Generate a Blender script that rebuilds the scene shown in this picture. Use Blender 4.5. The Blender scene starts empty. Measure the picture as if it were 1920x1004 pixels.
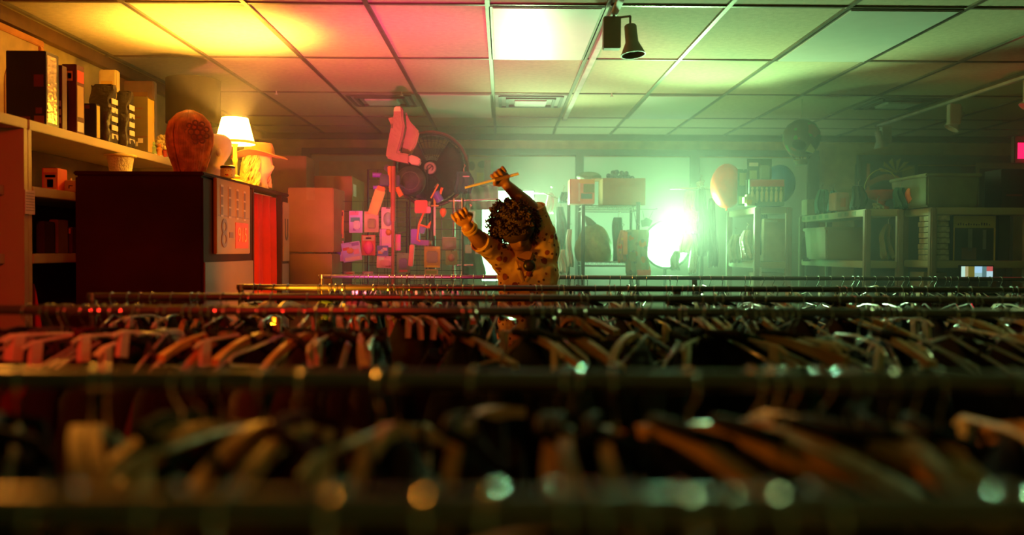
import bpy, bmesh, math, random
from mathutils import Vector, Matrix, Euler
R = math.radians
random.seed(7)
sc = bpy.context.scene
C = sc.collection

# ---------------------------------------------------------------- camera, exposure, light
FPX = 1604.0
CAM = Vector((0, 0, 1.45))
CROT = Matrix.Rotation(R(-0.607), 3, 'Z') @ Matrix.Rotation(R(90 - 1.143), 3, 'X') @ Matrix.Rotation(R(0.25), 3, 'Z')
cd = bpy.data.cameras.new('camera'); cam = bpy.data.objects.new('camera', cd); C.objects.link(cam)
cam.location = CAM; cam.rotation_euler = CROT.to_euler()
cd.sensor_width = 36; cd.lens = 36 * FPX / 1920; cd.clip_start = 0.05
cd.dof.use_dof = True; cd.dof.focus_distance = 5.2; cd.dof.aperture_fstop = 0.03007 / 0.021
sc.camera = cam
vs = sc.view_settings
vs.view_transform = 'Standard'; vs.look = 'None'; vs.exposure = 0.0; vs.gamma = 1.0; vs.use_curve_mapping = False
sc.cycles.use_denoising = True
sc.cycles.max_bounces = 8; sc.cycles.diffuse_bounces = 3; sc.cycles.glossy_bounces = 3
sc.cycles.transmission_bounces = 6; sc.cycles.volume_bounces = 1; sc.cycles.transparent_max_bounces = 8
sc.cycles.caustics_reflective = False; sc.cycles.caustics_refractive = False
sc.cycles.sample_clamp_indirect = 4.0
w = bpy.data.worlds.new('night'); sc.world = w; w.use_nodes = True
w.node_tree.nodes['Background'].inputs[0].default_value = (0.010, 0.010, 0.006, 1)
w.node_tree.nodes['Background'].inputs[1].default_value = 0.4

def at(px, py, Y):
    d = CROT @ Vector(((px - 960) / FPX, (502 - py) / FPX, -1))
    return CAM + d * ((Y - CAM.y) / d.y)

def lamp(name, kind, loc, col, power, size=0.1, target=None, angle=None, blend=0.5):
    l = bpy.data.lights.new(name, kind); l.color = col; l.energy = power
    if kind == 'AREA': l.size = size
    else: l.shadow_soft_size = size
    if kind == 'SPOT': l.spot_size = R(angle or 90); l.spot_blend = blend
    o = bpy.data.objects.new(name, l); C.objects.link(o); o.location = loc
    if target is not None:
        o.rotation_euler = (Vector(target) - Vector(loc)).to_track_quat('-Z', 'Y').to_euler()
    return o

# coloured stage lights of the shoot, with unseen fill and rim spots added among them
lamp('green_backlight_right', 'SPOT', (1.38, 7.05, 1.62), (0.46, 1.0, 0.45), 360, 0.12, (1.75, 4.4, 2.45), 102, 0.9)
lamp('green_backlight_center', 'SPOT', (0.20, 7.9, 1.75), (0.60, 1.0, 0.50), 200, 0.12, (0.95, 5.6, 2.75), 84, 0.9)
lamp('pink_stage_light', 'SPOT', (-0.60, 4.05, 1.12), (1.0, 0.05, 0.26), 250, 0.08, (-0.50, 5.6, 2.65), 92, 0.9)
lamp('red_stage_light', 'SPOT', (-0.7, 0.5, 2.3), (1.0, 0.02, 0.01), 110, 0.15, (-2.3, 4.0, 1.3), 95, 0.9)
lamp('orange_stage_light', 'SPOT', (-0.55, 4.15, 1.12), (1.0, 0.26, 0.0), 95, 0.08, (-1.6, 5.9, 1.8), 100, 0.9)
lamp('added_green_wall_fill', 'SPOT', (0.75, 8.2, 0.95), (0.45, 1.0, 0.58), 110, 0.15, (1.45, 9.0, 2.3), 105, 0.9)  # unseen lamp, added to brighten the back windows and the haze
lamp('added_magenta_fill', 'SPOT', (-0.75, 4.3, 1.12), (1.0, 0.10, 0.75), 55, 0.06, (-1.02, 6.5, 1.62), 26, 0.8)  # unseen spot, added to push the toy packages towards magenta
lamp('added_orange_rim', 'SPOT', (-1.50, 2.3, 1.95), (1.0, 0.34, 0.03), 75, 0.10, (-0.2, 1.0, 1.2), 80, 0.9)  # unseen rim spot, added to put orange light on the near hangers
lamp('added_green_rim', 'SPOT', (2.3, 3.1, 2.2), (0.65, 1.0, 0.35), 30, 0.10, (0.8, 1.2, 1.2), 80, 0.9)  # unseen rim spot, added to put green light on the near racks
lamp('amber_stage_light', 'SPOT', (-1.1, 3.25, 1.15), (1.0, 0.36, 0.01), 210, 0.08, (0.05, 4.42, 1.5), 42, 0.8)

# ---------------------------------------------------------------- materials
MATS = {}
def mat(name, col, rough=0.6, metal=0.0, var=0.15, scale=9.0, emit=None, es=1.0, trans=0.0, bump=0.0, alpha=1.0, spec=0.5):
    if name in MATS: return MATS[name]
    m = bpy.data.materials.new(name); m.use_nodes = True
    nt = m.node_tree; b = nt.nodes['Principled BSDF']
    tc = nt.nodes.new('ShaderNodeTexCoord'); nz = nt.nodes.new('ShaderNodeTexNoise')
    nz.inputs['Scale'].default_value = scale; nz.inputs['Detail'].default_value = 3
    nt.links.new(tc.outputs['Object'], nz.inputs['Vector'])
    cr = nt.nodes.new('ShaderNodeValToRGB')
    cr.color_ramp.elements[0].position = 0.3; cr.color_ramp.elements[1].position = 0.7
    cr.color_ramp.elements[0].color = tuple(max(0, c * (1 - var)) for c in col) + (1,)
    cr.color_ramp.elements[1].color = tuple(min(1, c * (1 + var)) for c in col) + (1,)
    nt.links.new(nz.outputs['Fac'], cr.inputs['Fac']); nt.links.new(cr.outputs['Color'], b.inputs['Base Color'])
    b.inputs['Roughness'].default_value = rough; b.inputs['Metallic'].default_value = metal
    b.inputs['Specular IOR Level'].default_value = spec
    if trans: b.inputs['Transmission Weight'].default_value = trans
    if alpha < 1: b.inputs['Alpha'].default_value = alpha
    if emit: b.inputs['Emission Color'].default_value = tuple(emit) + (1,); b.inputs['Emission Strength'].default_value = es
    if bump:
        bp = nt.nodes.new('ShaderNodeBump'); bp.inputs['Strength'].default_value = bump; bp.inputs['Distance'].default_value = 0.01
        n2 = nt.nodes.new('ShaderNodeTexNoise'); n2.inputs['Scale'].default_value = scale * 6
        nt.links.new(tc.outputs['Object'], n2.inputs['Vector'])
        nt.links.new(n2.outputs['Fac'], bp.inputs['Height']); nt.links.new(bp.outputs['Normal'], b.inputs['Normal'])
    MATS[name] = m
    return m

def spotted(name, base, spot, spot2, scale=14, rough=0.8):
    """cloth printed with blobs of two colours"""
    if name in MATS: return MATS[name]
    m = mat(name, base, rough); nt = m.node_tree; b = nt.nodes['Principled BSDF']
    tc = next(n for n in nt.nodes if n.type == 'TEX_COORD')
    src = b.inputs['Base Color'].links[0].from_socket
    for k, (c, th) in enumerate(((spot, 0.30), (spot2, 0.22))):
        v = nt.nodes.new('ShaderNodeTexVoronoi'); v.inputs['Scale'].default_value = scale * (1 + 0.6 * k)
        nt.links.new(tc.outputs['Object'], v.inputs['Vector'])
        lt = nt.nodes.new('ShaderNodeMath'); lt.operation = 'LESS_THAN'; lt.inputs[1].default_value = th
        nt.links.new(v.outputs['Distance'], lt.inputs[0])
        mx = nt.nodes.new('ShaderNodeMix'); mx.data_type = 'RGBA'
        nt.links.new(lt.outputs[0], mx.inputs[0]); nt.links.new(src, mx.inputs[6]); mx.inputs[7].default_value = tuple(c) + (1,)
        src = mx.outputs[2]
    nt.links.new(src, b.inputs['Base Color'])
    return m

# ---------------------------------------------------------------- mesh builder
class MB:
    def __init__(s): s.bm = bmesh.new()
    def box(s, x0, x1, y0, y1, z0, z1, M=None, taper=None):
        v = [Vector((x, y, z)) for z in (z0, z1) for y in (y0, y1) for x in (x0, x1)]
        if taper:
            cx, cy = (x0 + x1) / 2, (y0 + y1) / 2
            for q in v[4:]: q.x = cx + (q.x - cx) * taper; q.y = cy + (q.y - cy) * taper
        if M is not None: v = [M @ q for q in v]
        v = [s.bm.verts.new(q) for q in v]
        for f in ((0,2,3,1),(4,5,7,6),(0,1,5,4),(2,6,7,3),(0,4,6,2),(1,3,7,5)): s.bm.faces.new([v[i] for i in f])
        return s
    def ring(s, c, u, v, r, n, r2=None):
        r2 = r if r2 is None else r2
        return [s.bm.verts.new(c + u * (r * math.cos(2*math.pi*k/n)) + v * (r2 * math.sin(2*math.pi*k/n))) for k in range(n)]
    def bridge(s, a, b):
        n = len(a)
        for k in range(n):
            try: s.bm.faces.new((a[k], a[(k+1)%n], b[(k+1)%n], b[k]))
            except ValueError: pass
    def tube(s, pts, r, n=8, closed=False, caps=True):
        pts = [Vector(p) for p in pts]; N = len(pts)
        rr = r if isinstance(r, (list, tuple)) else [r] * N
        rings = []; up = None
        for i, p in enumerate(pts):
            if closed: t = pts[(i+1)%N] - pts[i-1]
            else: t = pts[min(i+1, N-1)] - pts[max(i-1, 0)]
            t = t.normalized() if t.length > 1e-9 else Vector((0,0,1))
            if up is None:
                up = Vector((0,0,1)) if abs(t.z) < 0.9 else Vector((1,0,0))
            u = (up - t * up.dot(t))
            if u.length < 1e-6: u = t.orthogonal()
            u.normalize(); v = t.cross(u); up = u
            rings.append(s.ring(p, u, v, rr[i], n))
        for i in range(N - 1): s.bridge(rings[i], rings[i+1])
        if closed: s.bridge(rings[-1], rings[0])
        elif caps:
            try: s.bm.faces.new(rings[0]); s.bm.faces.new(rings[-1])
            except ValueError: pass
        return s
    def lathe(s, prof, c=(0,0,0), n=24, M=None, sx=1, sy=1):
        c = Vector(c); rings = []
        M = M or Matrix.Identity(3)
        for r, z in prof:
            rings.append([s.bm.verts.new(c + M @ Vector((max(r,1e-4)*sx*math.cos(2*math.pi*k/n), max(r,1e-4)*sy*math.sin(2*math.pi*k/n), z))) for k in range(n)])
        for a, b in zip(rings, rings[1:]): s.bridge(a, b)
        for q in (rings[0], rings[-1]):
            try: s.bm.faces.new(q)
            except ValueError: pass
        return s
    def sph(s, c, r, n=16, m=10, M=None):
        if not isinstance(r, (tuple, list)): r = (r, r, r)
        prof = [(math.sin(math.pi*k/m), -math.cos(math.pi*k/m)) for k in range(m+1)]
        c = Vector(c); M = M or Matrix.Identity(3); rings = []
        for a, z in prof:
            rings.append([s.bm.verts.new(c + M @ Vector((max(a,1e-3)*r[0]*math.cos(2*math.pi*k/n), max(a,1e-3)*r[1]*math.sin(2*math.pi*k/n), z*r[2]))) for k in range(n)])
        for a, b in zip(rings, rings[1:]): s.bridge(a, b)
        s.bm.faces.new(rings[0]); s.bm.faces.new(rings[-1])
        return s
    def prism(s, poly, y0, y1, M=None):
        """polygon in XZ given a thickness along Y"""
        a = [Vector((x, y0, z)) for x, z in poly]; b = [Vector((x, y1, z)) for x, z in poly]
        if M is not None: a = [M @ q for q in a]; b = [M @ q for q in b]
        a = [s.bm.verts.new(q) for q in a]; b = [s.bm.verts.new(q) for q in b]
        s.bridge(a, b); s.bm.faces.new(a); s.bm.faces.new(list(reversed(b)))
        return s
    def build(s, name, m, parent=None, loc=None, rot=None, bevel=0, smooth=True, label=None):
        bmesh.ops.recalc_face_normals(s.bm, faces=s.bm.faces[:])
        me = bpy.data.meshes.new(name)
        if bevel:
            ed = [e for e in s.bm.edges if len(e.link_faces) == 2 and e.calc_face_angle(0) > 0.6]
            bmesh.ops.bevel(s.bm, geom=ed, offset=bevel, segments=2, affect='EDGES', clamp_overlap=True)
        for f in s.bm.faces: f.smooth = smooth
        if smooth:
            for e in s.bm.edges:
                if len(e.link_faces) == 2 and e.calc_face_angle(0) > 0.7: e.smooth = False
        s.bm.to_mesh(me); s.bm.free()
        if m is not None: me.materials.append(m)
        o = bpy.data.objects.new(name, me); C.objects.link(o)
        if parent is not None: o.parent = parent
        if loc is not None: o.location = loc
        if rot is not None: o.rotation_euler = rot
        if label: o['label'] = label
        return o

def tag(o, label, cat, group=None, kind=None):
    o['label'] = label; o['category'] = cat
    if group: o['group'] = group
    if kind: o['kind'] = kind
    return o
def thing(name, label, cat, loc=(0,0,0), rot=(0,0,0), group=None):
    o = bpy.data.objects.new(name, None); C.objects.link(o); o.location = loc
    o.rotation_euler = rot if isinstance(rot, (tuple, list, Euler)) else (0, 0, rot)
    o.empty_display_size = 0.05
    return tag(o, label, cat, group)
def structure(o):
    o['kind'] = 'structure'; return o
def copy_tree(o, parent=None):
    c = o.copy(); C.objects.link(c)
    if parent is not None: c.parent = parent
    for ch in list(o.children): copy_tree(ch, c)
    return c
def lettering(txt, size, m, parent, loc, rot=(R(90),0,0), name='lettering', sx=1.0):
    cu = bpy.data.curves.new(name, 'FONT'); cu.body = txt; cu.size = size; cu.extrude = 0.0012
    cu.align_x = 'CENTER'; cu.align_y = 'CENTER'; cu.materials.append(m)
    tmp = bpy.data.objects.new(name, cu); C.objects.link(tmp); bpy.context.view_layer.update()
    me = bpy.data.meshes.new_from_object(tmp); bpy.data.objects.remove(tmp)
    o = bpy.data.objects.new(name, me); C.objects.link(o); o.parent = parent; o.location = loc; o.rotation_euler = rot
    o.scale.x = sx
    return o

M_WALL = mat('wall_paint', (0.54, 0.44, 0.16), 0.75, bump=0.05)
M_DARKTRIM = mat('dark_trim_paint', (0.07, 0.085, 0.05), 0.5)
M_TILE = mat('ceiling_tile', (0.58, 0.51, 0.32), 0.85, var=0.08, scale=30, bump=0.25)
M_TBAR = mat('grid_metal', (0.26, 0.24, 0.18), 0.38, 0.6, spec=0.6)
M_LENS = mat('troffer_lens', (0.66, 0.70, 0.60), 0.42, var=0.03, spec=0.8)
M_FLOOR = mat('floor_vinyl', (0.10, 0.085, 0.07), 0.5)
M_BLACK = mat('black_paint', (0.012, 0.010, 0.010), 0.45)
M_WHITE = mat('white_laminate', (0.72, 0.70, 0.62), 0.45, var=0.05)
M_CHROME = mat('chrome', (0.75, 0.75, 0.74), 0.16, 1.0, var=0.04)
M_STEEL = mat('dull_steel', (0.42, 0.40, 0.38), 0.34, 1.0, var=0.1)
M_CARD = mat('cardboard', (0.34, 0.17, 0.05), 0.85, var=0.1)
M_WIRE = mat('black_wire', (0.02, 0.02, 0.02), 0.4)
M_PANE = mat('paper_backed_pane', (0.55, 0.62, 0.47), 0.5, var=0.05, scale=2)

# ---------------------------------------------------------------- the room
XL, XR, YB, YF, H = -2.62, 6.6, 9.2, -1.6, 2.697
structure(MB().box(XL-.1, XR+.1, YF-.1, YB+.1, -.1, 0).build('floor', M_FLOOR, smooth=False))
ceil = structure(MB().box(XL-.1, XR+.1, YF-.1, YB+.1, H, H+.1).build('ceiling', M_TILE, smooth=False))
structure(MB().box(XL-.1, XL, YF, YB, 0, H).build('wall_left', M_WALL, smooth=False))
structure(MB().box(XR, XR+.1, YF, YB, 0, H).build('wall_right', M_WALL, smooth=False))
structure(MB().box(XL, XR, YF-.1, YF, 0, H).build('wall_front', M_WALL, smooth=False))
structure(MB().box(XL, XR, YB, YB+.1, 0, H).build('wall_back', M_WALL, smooth=False))
structure(MB().box(XL, XL+.05, YF, YB-.05, H-.075, H-.002).build('trim_left', mat('brown_trim', (0.20, 0.11, 0.05), 0.5)))
structure(MB().box(XL+.05, XR, YB-.05, YB, H-.065, H-.002).build('trim_back', M_DARKTRIM))
structure(MB().box(XL, XL+.015, YF, YB, 0, .1).build('baseboard_left', M_BLACK))
structure(MB().box(XL+.015, XR, YB-.015, YB, 0, .1).build('baseboard_back', M_BLACK))
g = MB()
YR = [4.35 + 1.22 * k for k in range(-5, 4)] + [8.62]
XC = [-.084 + .61 * n for n in range(-4, 12)]
for x in XC: g.box(x-.012, x+.012, YF, YB-.05, H-.012, H)
for y in YR: g.box(XL+.05, XR, y-.010, y+.010, H-.008, H)
g.build('grid_bars', M_TBAR, ceil, smooth=False)['kind'] = 'structure'

def px_x(px, Y): return at(px, 470, Y).x
# big shop windows in the back wall, papered over, with dark frames
def window(name, x0, x1, z0, z1, mull, band=0.06):
    yf = YB - .05
    pane = structure(MB().box(x0+.03, x1-.03, YB-.03, YB-.022, z0+.02, z1-.02).build(name, M_PANE, smooth=False))
    f = MB().box(x0, x1, yf, YB-.002, z1-.005, z1+band).box(x0, x1, yf, YB-.002, z0-band, z0+.005)
    for mx, wd in mull: f.box(mx-wd/2, mx+wd/2, yf-.02, YB-.002, z0, z1)
    f.build('window_frame', M_DARKTRIM, pane, bevel=.004)
    return pane
wx = [px_x(p, YB) for p in (576, 870, 1085, 1299, 1520)]
window('window_1', wx[0]-.05, wx[4]+.06, 0.55, 2.475, [(wx[0], .10), (wx[1], .09), (wx[2], .085), (wx[3], .10), (wx[4], .12)])
blind = structure(MB().box(wx[0]+.14, wx[1]-.05, YB-.07, YB-.055, 1.3, 2.39).build('trim_1', mat('tan_blind', (0.62, 0.52, 0.25), 0.7)))
window('window_2', px_x(1603, YB), px_x(1890, YB), 0.9, 2.40, [(px_x(1607, YB), .07), (px_x(1886, YB), .07)], .09)
MATS['dark_pane'] = None; del MATS['dark_pane']
bpy.data.objects['window_2'].data.materials[0] = mat('dark_pane', (0.035, 0.05, 0.03), 0.25)

# fluorescent fittings, switched off: glossy lenses in the grid
def troffer(x0, y0, label):
    t = thing('ceiling_light_fixture', label, 'light fixture', (x0+.305, y0+.61, H), group='switched off ceiling lights')
    MB().box(-.28, .28, -.585, .585, -.016, -.004).build('lens', M_LENS, t, bevel=.003)
    f = MB()
    for a in (-1, 1):
        f.box(a*.29-.009, a*.29+.009, -.598, .598, -.012, -.001); f.box(-.281, .281, a*.592-.006, a*.592+.006, -.012, -.001)
    f.build('lens_frame', M_TBAR, t)
X0 = -.084
troffer(X0, 4.35, 'glossy white ceiling light panel left of the near track light')
troffer(X0-.61, 6.79, 'teal tinted ceiling light panel above the big fan')
troffer(X0+1.22, 6.79, 'brightest ceiling light panel, above the green floodlight')
troffer(X0+1.83, 4.35, 'pale green ceiling light panel at upper right of the photo')

def diffuser(x0, y0, label):
    t = thing('air_vent', label, 'vent', (x0+.305, y0+.305, H), group='ceiling air vents')
    MB().box(-.29, .29, -.29, .29, -.012, -.002).build('vent_frame', mat('vent_grey', (0.33, 0.31, 0.27), 0.5), t, bevel=.003)
    g = MB()
    for k, (r, z) in enumerate(((.25, .022), (.19, .030))):
        for a in (-1, 1):
            g.box(a*r-.012, a*r+.012, -r, r, -z, -.012); g.box(-r, r, a*r-.012, a*r+.012, -z, -.012)
    g.build('louvre', mat('vent_dark', (0.12, 0.12, 0.10), 0.5), t)
    MB().box(-.13, .13, -.13, .13, -.034, -.010).build('center_plate', mat('vent_plate', (0.6, 0.6, 0.55), 0.4), t, bevel=.004)
diffuser(X0-1.22, 6.80, 'square ceiling air vent behind the pink L-shaped prop')
diffuser(X0, 6.80, 'square ceiling air vent right of the teal light panel')
diffuser(X0+3.05, 6.80, 'dark square ceiling air vent beside the far track rail')
for px, py, lab in ((518, 175, 'tiny white ceiling hook above the yellow table lamp'), (753, 177, 'tiny white ceiling hook above the pink L-shaped prop'), (1147, 178, 'tiny dark ceiling hook right of the near track rail')):
    p = at(px, py, 6.77)
    tag(MB().lathe([(.012, 0), (.014, .006), (.005, .01), (.005, .03)], (0,0,-.03), 10).build('ceiling_hook', M_WHITE, loc=(p.x, p.y, H)), lab, 'hook', 'small ceiling hooks')

# track lights
def track(x, y0, y1, label):
    t = thing('light_track', label, 'light track', (x, y0, H))
    MB().box(-.018, .018, 0, y1-y0, -.034, -.013).build('rail', mat('track_white', (0.75, 0.74, 0.66), 0.35), t, bevel=.003)
    MB().box(-.020, .020, y1-y0-.03, y1-y0+.004, -.036, -.013).build('end_cap', M_STEEL, t)
def track_head(x, y, bx, bell, tilt, label, m, s=1.0):
    t = thing('track_spotlight', label, 'spotlight', (x, y, H-.034), group='spotlights on the ceiling tracks')
    MB().box(bx-.045*s, bx+.045*s, -.03, .03, -.175*s, -.012).build('transformer_box', m, t, bevel=.004)
    MB().tube([(0,0,0), (bx*.3, 0, -.02), (bx, 0, -.02)], .007, 8).build('bracket', m, t)
    MB().tube([(bell[0], bell[1], -.02), (bell[0], bell[1], -.075*s)], .006, 8).tube([(bx*.5, 0, -.016), (bell[0], bell[1], -.02)], .006, 8).build('stem', m, t)
    rt = Matrix.Rotation(tilt[0], 3, 'X') @ Matrix.Rotation(tilt[1], 3, 'Y')
    MB().lathe([(.001, 0), (.026, 0), (.031, -.006), (.033, -.09), (.060, -.148), (.064, -.158), (.058, -.158), (.030, -.09), (.001, -.085)], (bell[0], bell[1], -.065*s), 28, rt).build('lamp_shade', m, t)
    MB().sph(Vector((bell[0], bell[1], -.065*s)) + rt @ Vector((0,0,-.118)), (.04, .04, .025)).build('bulb', M_LENS, t)
M_TRK = mat('track_head_grey', (0.34, 0.30, 0.22), 0.5)
track(.566, YF+.05, 7.98, 'pale ceiling light track running beside the bright panel')
track_head(.566, 4.42, -.012, (.075, -.06), (R(-6), R(-5)), 'grey bell shaped spotlight on the near ceiling track', M_TRK)
track(3.63, 3.2, 8.3, 'long pale ceiling light track at right of the room')
track_head(3.63, 8.15, .02, (-.08, -.05), (R(4), R(-14)), 'small pale spotlight at the far end of the right track', mat('track_head_white', (0.6, 0.58, 0.5), 0.5))
track_head(3.63, 6.92, .02, (.11, .05), (R(4), R(30)), 'pale boxy spotlight in the middle of the right track', MATS['track_head_white'])
track_head(3.63, 5.9, .02, (.11, .05), (R(4), R(30)), 'dim spotlight on the right track nearest the exit sign', MATS['track_head_white'])

# haze from the shoot's fog machine, filling the back of the shop
hz = MB().box(XL+.06, XR-.02, 4.75, YB-.09, .02, H-.05).build('haze', None, smooth=False)
hm = bpy.data.materials.new('haze'); hm.use_nodes = True; nt = hm.node_tree
for n in list(nt.nodes):
    if n.type != 'OUTPUT_MATERIAL': nt.nodes.remove(n)
vsn = nt.nodes.new('ShaderNodeVolumeScatter'); vsn.inputs['Density'].default_value = 0.068; vsn.inputs['Anisotropy'].default_value = 0.45
vsn.inputs['Color'].default_value = (1, 1, 1, 1)
nt.links.new(vsn.outputs[0], next(n for n in nt.nodes if n.type == 'OUTPUT_MATERIAL').inputs['Volume'])
hz.data.materials.append(hm)
tag(hz, 'thin theatrical haze glowing green across the back of the shop', 'haze', kind='stuff')
# ---------------------------------------------------------------- clothing racks
ZR = 1.29
RAILS = [  # name words, Y, x0, x1
    ('nearest rail', .52, -.62, .66),
    ('second rail from the camera', 1.05, -1.0, 1.05),
    ('third rail from the camera', 2.23, -1.75, 1.70),
    ('fourth rail from the camera', 2.86, -1.38, 2.10),
    ('fifth rail from the camera', 3.62, -1.12, 2.60),
    ('farthest rail', 5.12, -1.10, 3.40)]
M_RAIL = mat('rail_paint', (0.20, 0.17, 0.16), 0.34, 0.85, var=0.1)
ORD = ['nearest steel clothes rack, its rail along the bottom edge of the photo', 'second steel clothes rack from the camera, with wooden hangers below',
       'third steel clothes rack from the camera, reaching past the left edge', 'fourth steel clothes rack from the camera',
       'steel clothes rack directly in front of the standing person', 'farthest steel clothes rack, passing behind the standing person']
for i, (nm, Y, x0, x1) in enumerate(RAILS):
    t = thing('clothing_rack', ORD[i], 'clothes rack', ((x0+x1)/2, Y, 0), group='steel clothes racks across the shop')
    hw = (x1 - x0) / 2
    MB().tube([(-hw, 0, ZR), (hw, 0, ZR)], .0125, 16).build('rail', M_RAIL, t)
    mids = [0] if i in (2, 4, 5) else []
    if i == 2: mids = [.10]
    for ux in [-hw+.015] + mids + [hw-.015]:
        MB().tube([(ux, 0, .09), (ux, 0, ZR-.012)], .0125 if abs(ux) > .3 else .016, 12).build('upright', M_RAIL, t)
    for ux in (-hw+.015, hw-.015):
        MB().tube([(ux, 0, ZR-.012), (ux, 0, ZR+.012)], .016, 12).build('rail_joint', M_STEEL, t)
        MB().tube([(ux, -.17, .08), (ux, .17, .08)], .014, 10).build('foot_bar', M_RAIL, t)
        for wy in (-.16, .16):
            wb = MB().tube([(ux-.012, wy, .03), (ux+.012, wy, .03)], .03, 16)
            wb.build('caster', M_BLACK, t)
    MB().tube([(-hw+.015, 0, .10), (hw-.015, 0, .10)], .012, 10).build('base_bar', M_RAIL, t)

# hangers: the hook goes over the rail, origin on the rail's axis
def arc_hook(b, r=.0205, wire=.0019, neck=.075):
    pts = [(0, .8*r*0, 0)]
    pts = []
    for k in range(13):
        a = R(-30 + k * 240 / 12)
        pts.append((r*math.cos(a), 0, r*math.sin(a)))
    # from left lower side down to the neck
    x, _, z = pts[-1]
    pts += [(x*.55, 0, z-.012), (0, 0, z-.022), (0, 0, -neck)]
    b.tube(pts, wire, 6)
def hanger_shape(kind):
    b = MB()
    if kind == 'wooden':
        sec = []
        for k in range(13):
            u = k/12*2-1
            z = -.078 - .060*abs(u)**1.5 ; y = .030*(1-abs(u)**2)-.015
            h = .020 - .004*abs(u); th = .0080 + .003*abs(u)**3
            sec.append([b.bm.verts.new((u*.215, y+sy*th, z+sz*h*.5)) for sy, sz in ((-1,-1),(1,-1),(1,1),(-1,1))])
        for p, q in zip(sec, sec[1:]): b.bridge(p, q)
        b.bm.faces.new(sec[0]); b.bm.faces.new(sec[-1])
    elif kind == 'plastic':
        pts = [(-.205,0,-.150),(-.195,0,-.137),(-.10,0,-.105),(0,0,-.072),(.10,0,-.105),(.195,0,-.137),(.205,0,-.150),(.195,0,-.158),(0,0,-.158),(-.195,0,-.158)]
        b.tube(pts, .0042, 8, closed=True)
    else:
        pts = [(-.19,0,-.10),(-.16,0,-.085),(-.02,0,-.075),(.02,0,-.075),(.16,0,-.085),(.19,0,-.10)]
        b.tube(pts, .004, 8)
        for sx in (-1, 1): b.box(sx*.15-.016, sx*.15+.016, -.006, .006, -.145, -.085)
    return b
M_HWOOD = mat('hanger_wood', (0.52, 0.27, 0.08), 0.35, var=0.2)
M_HPLA = mat('clear_plastic', (0.85, 0.88, 0.85), 0.12, var=0.03, trans=0.55, spec=0.8)
M_HWHT = mat('cream_plastic', (0.75, 0.70, 0.52), 0.25, var=0.05)
protos = {}
for kind, m, nm in (('wooden', M_HWOOD, 'wooden_hanger'), ('plastic', M_HPLA, 'plastic_hanger'), ('clip', M_HWHT, 'clip_hanger')):
    root = bpy.data.objects.new(nm, None); root.empty_display_size = .03
    hb = MB(); arc_hook(hb, neck=.056)
    hk = hb.build('hook', M_CHROME, root); hs = hanger_shape(kind); hs.bm.transform(Matrix.Translation((0, 0, .018))); bd = hs.build('hanger_bar', m, root)
    C.objects.link(root); protos[kind] = root
used = set()
def hang(kind, x, Y, rz, lab, grp):
    p = protos[kind]
    o = p if kind not in used else copy_tree(p)
    used.add(kind)
    o.location = (x, Y, ZR - .0058); o.rotation_euler = (R(random.uniform(-5, 5)), R(random.gauss(0, 5)), rz)
    tag(o, lab, 'hanger', grp)
    return o
# garments, modelled hanging under a hanger; local X is the shoulder line, origin on the rail's axis
def garment(kind, seed):
    rnd = random.Random(seed); b = MB(); n = 20
    L = {'shirt': .74, 'dress': 1.02, 'coat': .98, 'vest': .6}[kind]
    rows = 12; rings = []
    for j in range(rows+1):
        v = j / rows
        z = -.072 - v * L
        if kind == 'dress': wd = .15 + .10*min(1, v*4) + .03*v
        elif kind == 'vest': wd = .17 + .05*min(1, v*5)
        else: wd = .215 + .03*min(1, v*6) + .02*v
        th = (.012 + .035*min(1, v*5) + .012*v) * (1.5 if kind == 'coat' else 1)
        if j == 0: wd *= .35; z += .018; th *= .6
        if j == 1: wd *= .93
        ring = []
        for k in range(n):
            a = 2*math.pi*k/n
            fold = 1 + .22*v*math.sin(a*5 + seed) + .1*v*math.sin(a*9+2*seed)
            x = wd*math.cos(a); drop = -.052*abs(math.cos(a))**1.4*(1 if j < 3 else .4)
            ring.append(b.bm.verts.new((x, th*fold*math.sin(a), z + drop)))
        rings.append(ring)
    for p, q in zip(rings, rings[1:]): b.bridge(p, q)
    b.bm.faces.new(rings[-1])
    if kind in ('shirt', 'coat'):
        for s_ in (-1, 1):
            sl = .50 if kind == 'coat' else .30
            b.tube([(s_*.195, 0, -.125), (s_*.235, .01, -.19), (s_*.262, .012, -.155-sl*.6), (s_*.268, .02, -.155-sl)], [.030, .042, .040, .034], 10)
        # collar
        b.tube([(-.06, -.02, -.060), (-.045, .022, -.047), (0, .03, -.043), (.045, .022, -.047), (.06, -.02, -.060), (0, -.034, -.10)], .009, 6, closed=True)
    if kind in ('dress', 'vest'):
        for s_ in (-1, 1): b.tube([(s_*.09, -.012, -.105), (s_*.10, 0, -.066), (s_*.09, .012, -.105)], .006, 6)
    return b
GCOL = {'black': (0.012,.010,.012), 'dark brown': (.035,.018,.010), 'dark red': (.08,.006,.006), 'dark green': (.015,.03,.012), 'grey': (.07,.065,.06), 'cream': (.42,.36,.24)}
gproto = {}
def garm(kind, col):
    k = (kind, col)
    if k not in gproto:
        m = mat(col.replace(' ', '_') + '_cloth', GCOL[col], 0.9, var=0.3, scale=20, spec=0.2)
        o = garment(kind, len(gproto)+1).build(kind, m); gproto[k] = o
        return o
    p = gproto[k]; o = p.copy(); C.objects.link(o); return o
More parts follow.
